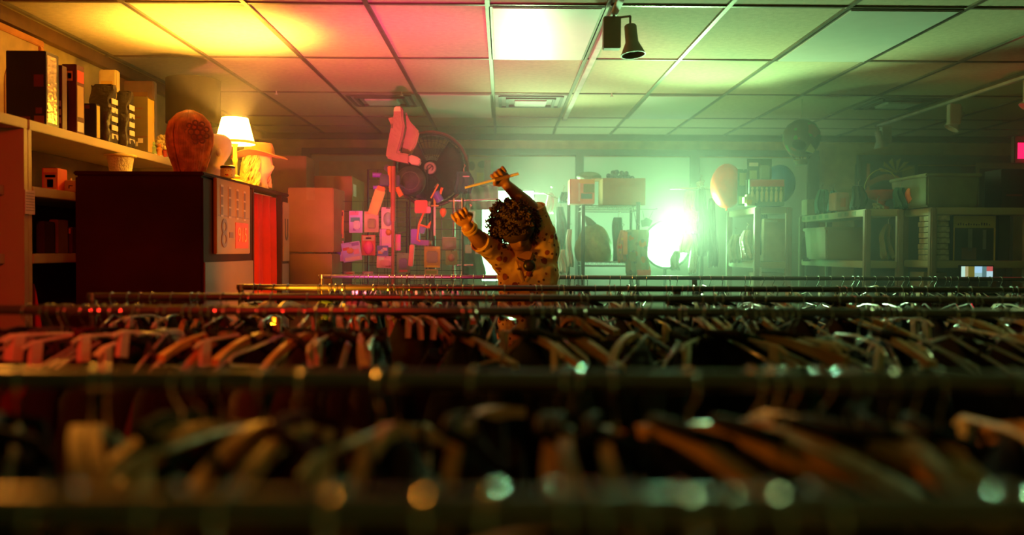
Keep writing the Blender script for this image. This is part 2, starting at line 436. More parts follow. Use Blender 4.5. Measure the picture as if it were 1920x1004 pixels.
def fill(i, spacing, x0, x1, kinds, dress, rz0=90, jit=16, gaps=()):
    nm, Y, rx0, rx1 = RAILS[i]
    x = x0
    lean = 0; nxt = x0; q = 0
    while x < x1:
        if not any(a < x < b for a, b in gaps):
            kind = random.choice(kinds)
            if x > nxt:
                lean = random.uniform(-jit, jit); nxt = x + random.uniform(.12, .35)
            rz = R(rz0 + lean + random.uniform(-4, 4))
            adj = {'wooden': 'wooden clothes hanger', 'plastic': 'clear plastic clothes hanger', 'clip': 'cream clip hanger'}[kind]
            part = ('left part', 'middle', 'right part')[min(2, int(3*(x-x0)/(x1-x0)))]
            hang(kind, x, Y, rz, adj + ' in the crowded ' + part + ' of the ' + nm, kind + ' hangers, ' + part + ' of the ' + nm)
            if random.random() < dress:
                gk = random.choice(('shirt', 'shirt', 'coat', 'dress', 'vest')); gc = random.choice(('black', 'black', 'black', 'dark brown', 'dark brown', 'dark red', 'dark green', 'grey'))
                o = garm(gk, gc); o.location = (x, Y, ZR-.008); o.rotation_euler = (0, 0, rz)
                tag(o, '%s %s hanging in the packed %s of the %s' % (gc, gk, part, nm), 'clothing', '%s %ss, %s of the %s' % (gc, gk, part, nm))
        x += spacing * random.choice((.4, .5, .7, 1.0, 1.2, 2.2))
fill(0, .055, -.45, .50, ['wooden', 'wooden', 'plastic'], .8, jit=30)
fill(1, .042, -.85, .90, ['wooden', 'wooden', 'wooden', 'wooden', 'clip', 'plastic'], .85, jit=24, gaps=((-.44, -.40), (-.03, .04), (.24, .30)))
fill(2, .040, -1.62, 1.62, ['wooden', 'plastic', 'clip', 'plastic'], .68, jit=30, gaps=((-.32, -.12), (-.02, .06), (.22, .36)))
fill(3, .055, -1.30, 1.95, ['plastic', 'wooden', 'clip'], .55)
fill(4, .060, -1.05, 2.45, ['plastic', 'wooden', 'clip'], .5)
fill(5, .062, -1.02, 3.25, ['plastic', 'clip'], .5, gaps=())
# ---------------------------------------------------------------- left: bookcases and what stands on them
XS = -2.15      # front edge of the shelving
M_SHELF = mat('shelf_laminate', (0.62, 0.50, 0.30), 0.5, var=0.06, scale=3)
def bookcase(y0, y1, label, boards, inset, dy=.012):
    t = thing('bookcase', label, 'bookcase', ((XL+XS)/2, (y0+y1)/2, 0), group=None)
    hw = (XS-XL)/2-.01; hd = (y1-y0)/2 - dy
    for a in (-1, 1): MB().box(-hw, hw-.004, a*hd-.016, a*hd+.016, 0, 1.992).build('side_panel', M_SHELF, t, bevel=.002)
    MB().box(-hw, hw, -hd-.010, hd+.010, 1.992, 2.037).build('top_board', M_SHELF, t, bevel=.003)
    for z in boards: MB().box(-hw+.012, hw-inset, -hd+.017, hd-.017, z-.045, z).build('shelf_board', M_SHELF, t, bevel=.003)
    MB().box(-hw, -hw+.010, -hd+.017, hd-.017, .02, 1.99).build('back_panel', mat('shelf_back', (0.22, 0.13, 0.06), 0.6), t)
    return t
yd = at(62, 300, 3.9).y + .0
bookcase(2.42, 3.92, 'cream laminate bookcase at the left edge of the photo', (.5, .97, 1.425, 1.735), .09)
bookcase(3.93, 5.80, 'cream laminate bookcase running behind the black photo booth', (.5, .97, 1.425, 1.735), .0)
t = MB().box(0, .003, -.040, .040, -.055, .055)
pl = t.build('price_list', mat('pink_paper', (0.80, 0.62, 0.60), 0.8), loc=(XS-.008, 3.925, 1.66))
tag(pl, 'small lined paper price list taped where the two bookcases meet', 'paper')
ln = MB()
for k in range(7): ln.box(.003, .0036, -.034, .034, .040-k*.013, .042-k*.013)
ln.build('ruled_lines', mat('ink', (0.15, 0.04, 0.05), 0.7), pl)

ZT = 2.038
def box_item(name, label, cat, x, y, z, w_, d_, h_, m, rz=0, decals=(), bevel=.003, group=None):
    """carton whose front right bottom corner is near x,y; decals: (face, u0,u1,v0,v1, material)"""
    t = thing(name, label, cat, (x - w_/2, y + d_/2, z), rz, group)
    MB().box(-w_/2, w_/2, -d_/2, d_/2, 0, h_).build('carton', m, t, bevel=bevel)
    for face, u0, u1, v0, v1, dm in decals:
        if face == 'f': b = MB().box(-w_/2+u0*w_, -w_/2+u1*w_, -d_/2-.0012, -d_/2+.0002, v0*h_, v1*h_)
        else: b = MB().box(w_/2-.0002, w_/2+.0012, -d_/2+u0*d_, -d_/2+u1*d_, v0*h_, v1*h_)
        b.build('print_or_lamplit_side', dm, t, smooth=False)
    return t
D_DK = mat('print_dark_red', (0.16, 0.02, 0.015), 0.5); D_RED = mat('print_red', (0.6, 0.05, 0.03), 0.5)
D_WH = mat('print_white', (0.75, 0.70, 0.60), 0.5); D_YE = mat('print_and_lamplight_yellow', (0.72, 0.50, 0.10), 0.5)
D_OR = mat('print_orange', (0.75, 0.28, 0.04), 0.5); D_GR = mat('print_green', (0.20, 0.32, 0.12), 0.5); D_BL = mat('print_blue', (0.10, 0.12, 0.45), 0.5)
D_PU = mat('print_purple', (0.30, 0.12, 0.55), 0.5); D_PK = mat('print_pink', (0.80, 0.25, 0.40), 0.5); D_TE = mat('print_teal', (0.08, 0.32, 0.32), 0.5)
C_BLK = mat('black_carton', (0.018, 0.012, 0.014), 0.35); C_MAR = mat('maroon_carton', (0.10, 0.018, 0.015), 0.4)
def shelf_pos(px): # front right corner of a thing on the shelf's front line
    X = XS - .035
    Y = X / ((px - 960) / FPX + math.tan(R(.607)))   # close enough to at()
    for _ in range(20):
        q = at(px, 300, Y).x
        Y *= X / q
    return X, Y
def ztop(py, px, Y): return at(px, py, Y).z
x, y = shelf_pos(87)
box_item('game_box', 'largest black box on top of the bookcase, left end', 'box', x, y, ZT, .19, .12, ztop(95, 87, y)-ZT, C_BLK, 0,
   [('f', .70, .94, .52, .68, D_DK), ('f', .74, .90, .16, .24, D_DK), ('f', .28, .60, .06, .12, D_DK), ('f', .70, .95, .02, .13, mat('print_brown', (.25, .07, .03), .5)), ('s', .1, .8, .05, .95, mat('shiny_foil', (0.75, 0.62, 0.35), 0.25, 0.8, bump=.4))])
x, y = shelf_pos(117)
box_item('thin_box', 'thin maroon box with white spine symbols right of the largest black box', 'box', x, y, ZT, .030, .05, ztop(122, 117, y)-ZT, C_MAR, 0,
   [('f', .2, .8, .10+.13*k, .19+.13*k, D_WH) for k in range(3)])
x, y = shelf_pos(144)
box_item('tall_box', 'tall dark red box with a small framed label near its top', 'box', x, y, ZT, .075, .085, ztop(120, 144, y)-ZT, C_MAR, 0,
   [('f', .35, .75, .76, .90, D_OR), ('f', .43, .67, .79, .87, D_DK), ('s', .1, .9, .75, .92, D_RED), ('s', .1, .85, .04, .18, D_WH), ('s', .1, .85, .25, .70, mat('print_tan', (.45, .28, .1), .5))])
x, y = shelf_pos(180)
box_item('small_box', 'small black box low between the tall red box and the first crumpled bag', 'box', x, y, ZT, .065, .05, ztop(194, 180, y)-ZT, C_BLK, 0,
   [('s', .2, .9, .05, .95, D_YE), ('f', .1, .5, .85, .95, D_DK)])  # yellow right side paints in the table lamp's light
b = MB().sph((0,0,.105), (.05,.05,.105), 20, 12)
X_, Y_ = shelf_pos(176)
tag(b.build('plastic_tub', mat('yellow_green_plastic', (0.45, 0.50, 0.16), 0.4), loc=(x-.10, y+.18, ZT)), 'rounded yellow green tub behind the small black box on the bookcase', 'tub')

def bag(px0, px1, pytop, label, w_, d_, ybk=0):
    x, y = shelf_pos(px1)
    h_ = ztop(pytop, px1, y) - ZT
    t = thing('foil_bag', label, 'bag', (x-w_/2, y+d_/2, ZT), 0, None)
    b = MB(); n = 24; rings = []
    rnd = random.Random(px0)
    for j in range(15):
        v = j/14; th = d_/2*(1-.78*max(0, v-.55)/.45)*(1+.06*math.sin(v*9)); ww = w_/2*(1-.05*math.sin(v*math.pi)+.06*v)
        ring = []
        for k in range(n):
            a = 2*math.pi*k/n; c, s_ = math.cos(a), math.sin(a)
            q = .35
            px = ww*math.copysign(abs(c)**q, c)*(1+.03*math.sin(a*7+j)); py = th*math.copysign(abs(s_)**.6, s_)*(1+.08*math.sin(a*5+j*1.3))
            ring.append(b.bm.verts.new((px+.006*math.sin(j*1.1), py, v*h_+.006*math.sin(k*1.9)*v)))
        rings.append(ring)
    for p, q in zip(rings, rings[1:]): b.bridge(p, q)
    b.bm.faces.new(rings[0]); b.bm.faces.new(rings[-1])
    b.build('pouch', mat('charcoal_foil', (0.035, 0.028, 0.018), 0.38, bump=.5), t)
    for k in range(5):
        MB().box(w_/2*1.02-.002, w_/2*1.02+.003, -d_*.30, d_*.28, h_*(.08+.15*k), h_*(.17+.15*k)).build('printed_symbol', D_WH, t, bevel=.001)
    MB().box(-w_*.35, w_*.38, -.006, .006, h_-.004, h_+.008).build('crimped_edge', MATS['charcoal_foil'], t)
bag(172, 205, 157, 'first crumpled charcoal foil bag on the bookcase, wider and taller', .125, .13)
bag(220, 239, 170, 'second crumpled charcoal foil bag on the bookcase, narrower', .085, .12)
x, y = shelf_pos(276)
box_item('carton_box', 'olive brown box with lamplight painted yellow on its side, right of the foil bags', 'box', x, y, ZT, .125, .12, ztop(181, 276, y)-ZT, mat('olive_carton', (0.12, 0.09, 0.03), 0.5), 0,
   [('f', .1, .55, .12, .20, D_WH), ('f', .55, .8, .18, .26, D_WH), ('f', .0, 1, .28, .29, D_DK), ('f', .1, .7, .62, .64, D_DK), ('f', .1, .8, .78, .80, D_DK), ('s', .1, .9, .03, .97, D_YE)])  # lamplight on the right side is painted as a yellow panel
# taller pale things at the back of the shelf
def back_item(px0, px1, py0, py1, dx, name, label, cat, m, curve=0):
    X = XS - dx; Y = 5
    for _ in range(20): Y *= X / at(px1, 300, Y).x
    w_ = abs(at(px1, 300, Y).x - at(px0, 300, Y).x)
    h_ = at(px0, py0, Y).z - ZT
    t = thing(name, label, cat, (X-w_/2, Y, ZT))
    MB().box(-w_/2, w_/2, 0, .06, 0, h_, taper=.96).build('body', m, t, bevel=.008)
    MB().box(-w_*.3, w_*.3, -.002, .002, h_*.68, h_*.86).build('print_or_lamplit_side', D_YE, t)
back_item(184, 219, 130, 260, .20, 'plastic_bag', 'pale translucent bag standing behind the first foil bag', 'bag', mat('pale_film', (0.78, 0.66, 0.35), 0.4))
back_item(226, 290, 151, 270, .26, 'flat_board', 'pale tan board leaning behind the second foil bag', 'board', mat('tan_board', (0.60, 0.48, 0.24), 0.6))
def frame_obj(name, label, loc, rz, w_, h_, fr, inner, m_in, arch=False, tilt=0):
    t = thing(name, label, 'picture', loc, (tilt, 0, rz))
    f = MB()
    f.box(-w_/2, w_/2, -.012, .012, 0, fr).box(-w_/2, w_/2, -.012, .012, h_-fr, h_).box(-w_/2, -w_/2+fr, -.012, .012, fr, h_-fr).box(w_/2-fr, w_/2, -.012, .012, fr, h_-fr)
    f.build('frame', m_in[0], t, bevel=.004)
    MB().box(-w_/2+fr, w_/2-fr, .002, .008, fr, h_-fr).build('backing', m_in[1], t)
    if arch:
        MB().prism([(-w_*.3, fr)] + [(-w_*.3*math.cos(math.pi*k/12), h_*.45+w_*.3*math.sin(math.pi*k/12)*1.1) for k in range(13)] + [(w_*.3, fr)], -.002, .002).build('picture_shape', m_in[2], t)
    return t
p = at(48, 45, 4.66)
frame_obj('framed_picture', 'orange framed picture with an arched dark shape, high on the left wall', (XL+.03, 4.62, 2.06), R(90), .46, .55, .035, 0,
   (mat('orange_frame', (0.70, 0.30, 0.08), 0.5), mat('picture_mat', (0.62, 0.45, 0.22), 0.7), mat('picture_figure', (0.30, 0.14, 0.05), 0.7)), arch=True)
frame_obj('leaning_picture', 'small dark framed picture leaning behind the wig stand', (XL+.14, 5.45, ZT), R(60), .24, .30, .02, 0,
   (mat('dark_frame', (0.10, 0.055, 0.02), 0.4), mat('picture_tan', (0.35, 0.22, 0.09), 0.6), None))
# trinkets at the end of the top shelf
x, y = shelf_pos(303)
b = MB()
for k in range(40):
    a = k*2.4; r = .008*math.sqrt(k)
    b.sph((r*math.cos(a)*.9, r*math.sin(a)*.6, .05+.035*math.cos(k*.7)), .014, 8, 6)
tag(b.build('frilly_ornament', mat('cream_frill', (0.82, 0.68, 0.32), 0.7), loc=(x, y+.02, ZT+.045)), 'cream frilly round ornament at the end of the top shelf', 'ornament')
for k, (px, mm, lab, nm) in enumerate(((290, D_GR, 'small green figurine lying under the frilly ornament', 'figurine'), (301, D_OR, 'tiny orange figurine at the end of the top shelf', 'figurine'), (311, D_RED, 'tiny red figurine beside the red wig', 'figurine'))):
    x, y = shelf_pos(px)
    b = MB().lathe([(.018, 0), (.022, .01), (.016, .03), (.020, .045), (.008, .06)], n=12).sph((0, 0, .068), .014, 10, 8)
    t = thing(nm, lab, 'figurine', (x, y-.02+.0, ZT), group='trinkets on the top shelf')
    b.build('body', mm, t); MB().box(-.02, .02, -.015, .015, 0, .006).build('base', D_WH, t)
# things on the inner shelves
ZS = 1.736
def inner(px0, px1, pyt, Yoff, name, label, cat, m, dec, zb, d_=.10):
    X = XS-.06; Y = 4.2
    for _ in range(20): Y *= X / at(px1, 300, Y).x
    w_ = abs(at(px1, 300, Y).x - at(px0, 300, Y).x)
    return box_item(name, label, cat, X, Y, zb, w_, d_, at(px0, pyt, Y).z-zb, m, 0, dec)
t = inner(78, 107, 315, 0, 'tea_box', 'red box with a dark hatted face picture on the bright inner shelf', 'box', D_RED,
   [('f', .12, .95, .02, .75, mat('print_face', (0.50, 0.16, 0.05), .5)), ('f', .22, .88, .58, .70, C_BLK), ('f', .35, .75, .15, .50, mat('print_face_dark', (0.12, 0.03, 0.01), .5)), ('f', .12, .95, .80, .97, D_OR)], ZS)
X = XS-.06
tt = thing('desk_clock', 'small square tan clock right of the red box on the bright shelf', 'clock', (at(124, 350, 4.31).x, 4.36, ZS))
MB().box(-.042, .042, -.02, .02, 0, .058).build('case', mat('clock_tan', (0.45, 0.34, 0.14), .5), tt, bevel=.006)
MB().box(-.002, .018, -.0225, -.020, .028, .032).box(-.002, .002, -.0225, -.020, .016, .032).build('hands', C_BLK, tt)
MB().tube([(0,0,.058), (0,0,.070)], .004, 8).build('knob', D_WH, tt)
inner(66, 82, 415, 0, 'dark_binder', 'dark binder on the lower inner shelf beside the upright', 'binder', mat('dark_binder', (0.05, 0.012, 0.01), .5), [], 1.426)
inner(91, 108, 412, 0, 'olive_binder', 'olive upright file box on the lower inner shelf', 'binder', mat('olive_binder', (0.22, 0.12, 0.03), .5), [('f', .35, .65, .1, .25, C_BLK)], 1.426)
inner(110, 134, 426, 0, 'toy_package', 'brown picture package on the lower shelf beside the photo booth', 'box', mat('brown_package', (0.10, 0.03, 0.012), .4), [('f', .1, .9, .75, .95, D_OR), ('f', .3, .7, .4, .7, D_DK)], 1.426)
tw = MB().lathe([(.05, 0), (.045, .12), (.02, .28), (.012, .31)], n=16, sx=1, sy=.5).build('red_cone_hat', mat('red_felt', (0.75, 0.03, 0.02), .8), loc=(-2.235, 4.08, .9715))
tag(tw, 'red pointed hat standing low in the bookcase beside the upright', 'hat')
p = at(10, 540, 3.7)
tw = MB().lathe([(.05, 0), (.06, .2), (.045, .40), (.02, .43)], n=20, sy=.6).build('pink_plush', mat('hot_pink', (0.85, 0.04, 0.22), .7), loc=(-2.36, 3.80, .9715))
tag(tw, 'hot pink rounded toy low at the left edge of the photo', 'toy')

# ---------------------------------------------------------------- photo booth
XB = at(380, 400, 4.2).x; XBL = at(140, 400, 4.2).x
ZB = at(380, 322, 4.2).z; Y0, Y1 = 4.2, 5.86
bt = thing('photo_booth', 'black photo booth with a red curtain and photo strip sign', 'photo booth', ((XB+XBL)/2, (Y0+Y1)/2, 0))
def L(x0, x1, y0, y1, z0, z1): # world box into the booth's frame
    o = bt.location
    return MB().box(x0-o.x, x1-o.x, y0-o.y, y1-o.y, z0, z1)
M_BOOTH = mat('booth_black', (0.055, 0.010, 0.007), 0.6, var=.3, scale=3, spec=.15)
M_BOOTHL = mat('booth_laminate', (0.30, 0.14, 0.14), 0.45, var=0.05)
yc0, yc1 = 5.03, 5.66
L(XBL, XB, Y0, yc0, .04, ZB-.02).build('machine_cabinet', M_BOOTH, bt, bevel=.01)
L(XBL, XB, yc1, Y1, .04, ZB-.02).build('seat_cabinet', M_BOOTH, bt, bevel=.008)
L(XBL, XBL+.04, yc0, yc1, .04, ZB-.02).build('rear_panel', M_BOOTH, bt)
L(XBL-.004, XB+.006, Y0-.004, Y1+.004, ZB-.02, ZB).build('roof', M_BOOTH, bt, bevel=.005)
zl = 1.385
L(XB, XB+.008, Y0+.01, yc0-.01, .06, zl).build('lower_panel', M_BOOTHL, bt, bevel=.002)
L(XB, XB+.008, yc1+.01, Y1-.005, .06, zl-.03).build('lower_panel', M_BOOTHL, bt, bevel=.002)
L(XB-.02, XB+.004, yc0-.002, yc0+.022, .06, ZB-.02).build('door_post', M_BOOTH, bt)
L(XB-.02, XB+.012, yc1-.02, yc1+.004, .06, ZB-.02).build('door_post', M_BOOTH, bt)
rod = MB().tube([(XB-.03-bt.location.x, yc0-bt.location.y, 1.79), (XB-.03-bt.location.x, yc1-bt.location.y, 1.79)], .009, 10).build('curtain_rod', M_CHROME, bt)
cb = MB(); rows = []
for j in range(10):
    z = 1.785 - j*.165; row = []
    for k in range(61):
        u = k/60; a = .026+.012*j/9
        row.append(cb.bm.verts.new((XB-.035-bt.location.x + a*math.sin(u*2*math.pi*3.6+.5*math.sin(j*.6))+.35*a*math.sin(u*2*math.pi*8.3+j*.2) , yc0+.025+u*(yc1-yc0-.05)-bt.location.y, z)))
    rows.append(row)
for p_, q_ in zip(rows, rows[1:]):
    for k in range(60): cb.bm.faces.new((p_[k], p_[k+1], q_[k+1], q_[k]))
cu = cb.build('curtain', mat('red_curtain', (0.50, 0.006, 0.004), .75, var=.1), bt)
so = cu.modifiers.new('thickness', 'SOLIDIFY'); so.thickness = .004
# sign panel with four photo strips and the price
ys0, ys1, zs0, zs1 = 4.34, 4.91, 1.425, 1.812
sg = L(XB+.004, XB+.022, ys0, ys1, zs0, zs1).build('sign_panel', mat('sign_tan', (0.42, 0.17, 0.025), .4, var=.06), bt, bevel=.004)
M_STR = mat('strip_white', (0.60, 0.34, 0.22), .4); M_PHO = mat('strip_photo', (0.22, 0.06, 0.03), .4)
ox, oy = bt.location.x, bt.location.y
for k in range(4):
    yy = ys0+.075+k*.128
    z1_ = zs1-.03-.003*k
    st = MB().box(XB+.022-ox, XB+.0245-ox, yy-.022-oy, yy+.022-oy, z1_-.165, z1_).build('photo_strip', M_STR, sg)
    ph = MB()
    for q in range(3): ph.box(XB+.0245-ox, XB+.0252-ox, yy-.017-oy, yy+.017-oy, z1_-.155+q*.051, z1_-.113+q*.051)
    ph.build('photos', M_PHO, sg)
MB().box(XB+.022-ox, XB+.0235-ox, ys0+.02-oy, ys1-.02-oy, zs0+.196, zs0+.200).build('sign_divider', M_PHO, sg)
MB().box(XB+.022-ox, XB+.024-ox, ys0+.30-oy, ys1-.04-oy, zs0+.03, zs0+.17).build('red_price_block', mat('sign_red', (0.75, 0.06, 0.02), .45), sg)
MB().box(XB+.022-ox, XB+.024-ox, ys0+.20-oy, ys0+.26-oy, zs0+.085, zs0+.115).build('small_print_block', M_PHO, sg)
rx = (R(90), 0, R(90))
lettering('8', .215, M_PHO, sg, (XB+.024-ox, ys0+.115-oy, zs0+.10), rx)
lettering('915', .115, mat('sign_pale', (0.80, 0.35, 0.22), .5), sg, (XB+.0255-ox, ys0+.415-oy, zs0+.10), rx)
up = L(XB+.008, XB+.014, yc1+.02, Y1-.02, 1.372, 1.765).build('letter_panel', mat('panel_tan', (0.38, 0.20, 0.10), .4), bt, bevel=.002)
lettering('U', .21, C_BLK, up, (XB+.016-ox, (yc1+Y1)/2-oy, 1.575), rx, sx=.62)

# ---------------------------------------------------------------- on the booth
def on_booth(px, Y): return at(px, 330, Y).x
def head_bm(s=1.0):
    """mannequin head, 0.30 high at s=1, looking along -Y, origin at the neck base"""
    b = MB(); n = 28
    prof = [(0, .075, .065, 0), (.02, .070, .062, 0), (.05, .052, .055, .0), (.085, .050, .056, -.004), (.105, .055, .068, -.014), (.125, .062, .080, -.012), (.15, .068, .090, -.006), (.18, .073, .096, 0), (.21, .075, .098, .004), (.24, .072, .094, .006), (.265, .060, .078, .008), (.283, .038, .050, .010), (.29, .005, .006, .010)]
    rings = []
    for z, rx_, ry_, oy_ in prof:
        ring = []
        for k in range(n):
            a = 2*math.pi*k/n; x = rx_*math.cos(a); y = ry_*math.sin(a)+oy_
            f = max(0, -math.sin(a))
            # nose, brow, mouth and chin on the -Y side
            w2 = math.exp(-(x/.014)**2)
            if .135 < z < .20: y -= w2*f*.020*math.exp(-((z-.158)/.020)**2)
            y += f*math.exp(-((abs(x)-.030)/.014)**2)*.008*math.exp(-((z-.185)/.014)**2)
            ring.append(b.bm.verts.new((x*s, y*s, z*s)))
        rings.append(ring)
    for p_, q_ in zip(rings, rings[1:]): b.bridge(p_, q_)
    b.bm.faces.new(rings[0]); b.bm.faces.new(rings[-1])
    b.tube([Vector((0, -.088, .182))*s, Vector((0, -.104, .160))*s, Vector((0, -.092, .150))*s], [.006*s, .011*s, .008*s], 8)
    for q in (-1, 1): b.tube([Vector((q*.018, -.079, .135))*s, Vector((0, -.086, .136))*s], .006*s, 8); b.sph(Vector((q*.073, .005, .165))*s, (.008*s, .018*s, .026*s), 10, 8)
    return b
def locks(b, pts_fn, n, r, seed):
    rnd = random.Random(seed)
    for k in range(n):
        b.tube(pts_fn(k, rnd), r, 5)
# red wig seen from behind, with a crocheted flower
t = thing('wig_head', 'auburn wig with a crocheted flower clip on the front corner of the booth', 'wig', (on_booth(356, 4.40), 4.40, ZB), R(200))
head_bm(.98).build('mannequin_head', mat('skin_foam', (0.60, 0.35, 0.25), .6), t)
wb = MB(); wb.lathe([(.050, .0), (.066, .04), (.084, .09), (.100, .15), (.104, .20), (.098, .25), (.078, .285), (.045, .305), (.001, .312)], (0, .018, 0), 32, sy=.98)
wb.build('hair_cap', mat('auburn_hair_base', (0.30, 0.10, 0.03), .6, bump=.6), t)
lk = MB()
def f(k, rnd):
    a = rnd.uniform(-2.7, 2.7) + math.pi/2
    c, s_ = math.cos(a), math.sin(a); wv = rnd.uniform(-.008, .008); sw = rnd.uniform(-.18, .18)
    def q(r_, z, tw=0): return (r_*math.cos(a+sw*tw)+wv*tw, .018+r_*math.sin(a+sw*tw), z)
    return [q(.018, .318+rnd.uniform(-.004, .008)), q(.060, .303), q(.094, .262, .2), q(.108, .205, .4), q(.104, .145, .6), q(.086, .080, .8), q(.070, .030, .9), q(.066, rnd.uniform(.002, .015), 1)]
locks(lk, f, 210, [.003, .006, .007, .006, .006, .005, .004, .001], 3)
lk.build('hair_locks', mat('auburn_hair', (0.75, 0.28, 0.08), .45, var=.45, scale=25), t)
fl = MB(); fc = Vector((-.035, .128, .205))
for ring_, rr, rad in ((6, .028, .014), (9, .047, .012), (1, 0, .016)):
    for k in range(ring_):
        a = 2*math.pi*k/ring_
        c = fc + Vector((rr*math.cos(a), -.004*(rr > .04), rr*math.sin(a)))
        fl.tube([c + Vector((rad*math.cos(q*math.pi/5), 0, rad*math.sin(q*math.pi/5))) for q in range(10)], .004, 6, closed=True)
fl.build('crochet_flower', mat('brown_yarn', (0.38, 0.17, 0.10), .9), t)
# drum shade lamp
t = thing('drum_lamp', 'table lamp with a large dark drum shade behind the auburn wig', 'lamp', (on_booth(363, 5.5), 5.5, ZB))
rr = abs(at(412, 200, 5.5).x-at(314, 200, 5.5).x)/2
zt = at(363, 150, 5.5).z-ZB; zb = at(363, 233, 5.5).z-ZB
MB().lathe([(rr-.003, zb), (rr, zb), (rr, zt), (rr-.003, zt), (rr-.003, zb)], n=48).build('drum_shade', mat('dark_drum_cloth', (0.012, 0.007, 0.003), .9, bump=.2, spec=.1), t)
MB().lathe([(.008, zb-.01), (.012, zb+.02), (.008, zb+.06), (.006, zt-.02)], n=12).tube([(-rr+.002, 0, zt-.02), (rr-.002, 0, zt-.02)], .003, 6).build('shade_fitter', M_CHROME, t)
MB().lathe([(.07, 0), (.075, .02), (.03, .035), (.022, .06), (.035, .11), (.03, .17), (.012, zb)], n=24).build('lamp_base', mat('cream_ceramic', (0.75, 0.68, 0.5), .3), t)
# white foam head
t = thing('foam_mannequin', 'white foam mannequin head between the auburn wig and yellow lamp', 'mannequin head', (on_booth(404, 4.68), 4.68, ZB), R(-60))
head_bm(.86).build('head', mat('white_foam', (0.85, 0.82, 0.74), .7), t)
# jar
t = thing('small_tin', 'small printed tin with a red label in front of the yellow lamp', 'tin', (on_booth(427, 4.55), 4.55, ZB))
MB().lathe([(.036, 0), (.037, .004), (.037, .045), (.035, .05)], n=28).build('tin_body', mat('tin_gold', (0.70, 0.55, 0.30), .3, .6), t)
MB().lathe([(.038, .050), (.038, .060), (.030, .064)], n=28).build('lid', C_BLK, t)
MB().lathe([(.0375, .008), (.0375, .042)], n=28).build('printed_band', spotted('tin_print', (0.7, 0.6, 0.4), (0.6, 0.04, 0.02), (0.05, 0.03, 0.02), 40), t)
# lit table lamp
LX, LY = on_booth(457, 4.98), 4.98
LX = min(LX, XB-.085)
t = thing('table_lamp', 'lit yellow table lamp with a tapered white shade on the booth edge', 'lamp', (LX, LY, ZB))
zt = at(457, 222, LY).z-ZB; zb = at(457, 268, LY).z-ZB-.008
sb = MB().lathe([(.112, zb), (.114, zb+.012), (.108, zb+.014), (.074, zt), (.071, zt), (.105, zb+.014), (.112, zb)], n=40)
sb.build('lamp_shade', mat('lit_shade', (0.9, 0.85, 0.6), .8, emit=(1.0, 0.46, 0.03), es=60), t)
MB().lathe([(.114, zb), (.116, zb+.002), (.116, zb+.014), (.1135, zb+.016)], n=40).build('shade_trim', mat('shade_trim_gold', (0.75, 0.62, 0.1), .5, emit=(0.9, 0.7, 0.02), es=.5), t)
MB().lathe([(.055, 0), (.060, .006), (.058, .014), (.040, .020), (.022, .030), (.030, .042), (.014, .052), (.012, .12), (.016, .14), (.012, .15), (.010, zb-.02), (.020, zb), (.020, zb+.015), (.006, zb+.02), (.006, zb+.03)], n=28).build('lamp_base', mat('brass_yellow', (0.85, 0.62, 0.10), .3, .5), t)
MB().sph((0, 0, zb+.042), (.020, .020, .024), 16, 10).build('bulb', mat('lit_bulb', (1, .9, .6), .4, emit=(1, .85, .45), es=30), t)
lamp('table_lamp_glow', 'POINT', (LX+.024, LY+.01, ZB+zt+.002-.068), (1.0, 0.46, 0.06), 210, .02)
# wig head with a hat
t = thing('hatted_wig_head', 'blonde curly wig head wearing a tan cowboy hat beside the yellow lamp', 'wig', (on_booth(486, 5.42), 5.42, ZB), R(82))
head_bm(.88).build('mannequin_head', mat('skin_foam_pale', (0.75, 0.55, 0.25), .6), t)
wg = MB()
def f2(k, rnd):
    a = rnd.uniform(-2.0, 2.0) + math.pi/2
    c, s_ = math.cos(a), math.sin(a); ph = rnd.uniform(0, 6)
    return [(c*(.065+.03*v)+.010*math.sin(ph+v*14), .01+s_*(.075+.035*v)+.010*math.cos(ph+v*14), .235-v*.22) for v in [j/9 for j in range(10)]]
locks(wg, f2, 110, .0075, 5)
wg.build('curly_hair', mat('blonde_hair', (0.80, 0.55, 0.16), .5, var=.3, scale=25), t)
ht = MB(); n = 36; rings = []
for r_, z, cu_ in ((.155, .0, 1), (.15, .004, 1), (.088, .004, .2), (.082, .05, 0), (.070, .088, 0), (.03, .076, 0), (.001, .072, 0)):
    rings.append([ht.bm.verts.new((r_*math.cos(2*math.pi*k/n), 1.15*r_*math.sin(2*math.pi*k/n), z + .035*cu_*abs(math.cos(2*math.pi*k/n))**2 - .012*cu_*abs(math.sin(2*math.pi*k/n)))) for k in range(n)])
for p_, q_ in zip(rings, rings[1:]): ht.bridge(p_, q_)
h_ = ht.build('cowboy_hat', mat('tan_felt', (0.55, 0.26, 0.07), .8), t, loc=(0, 0, .20))
sm = h_.modifiers.new('thickness', 'SOLIDIFY'); sm.thickness = .004
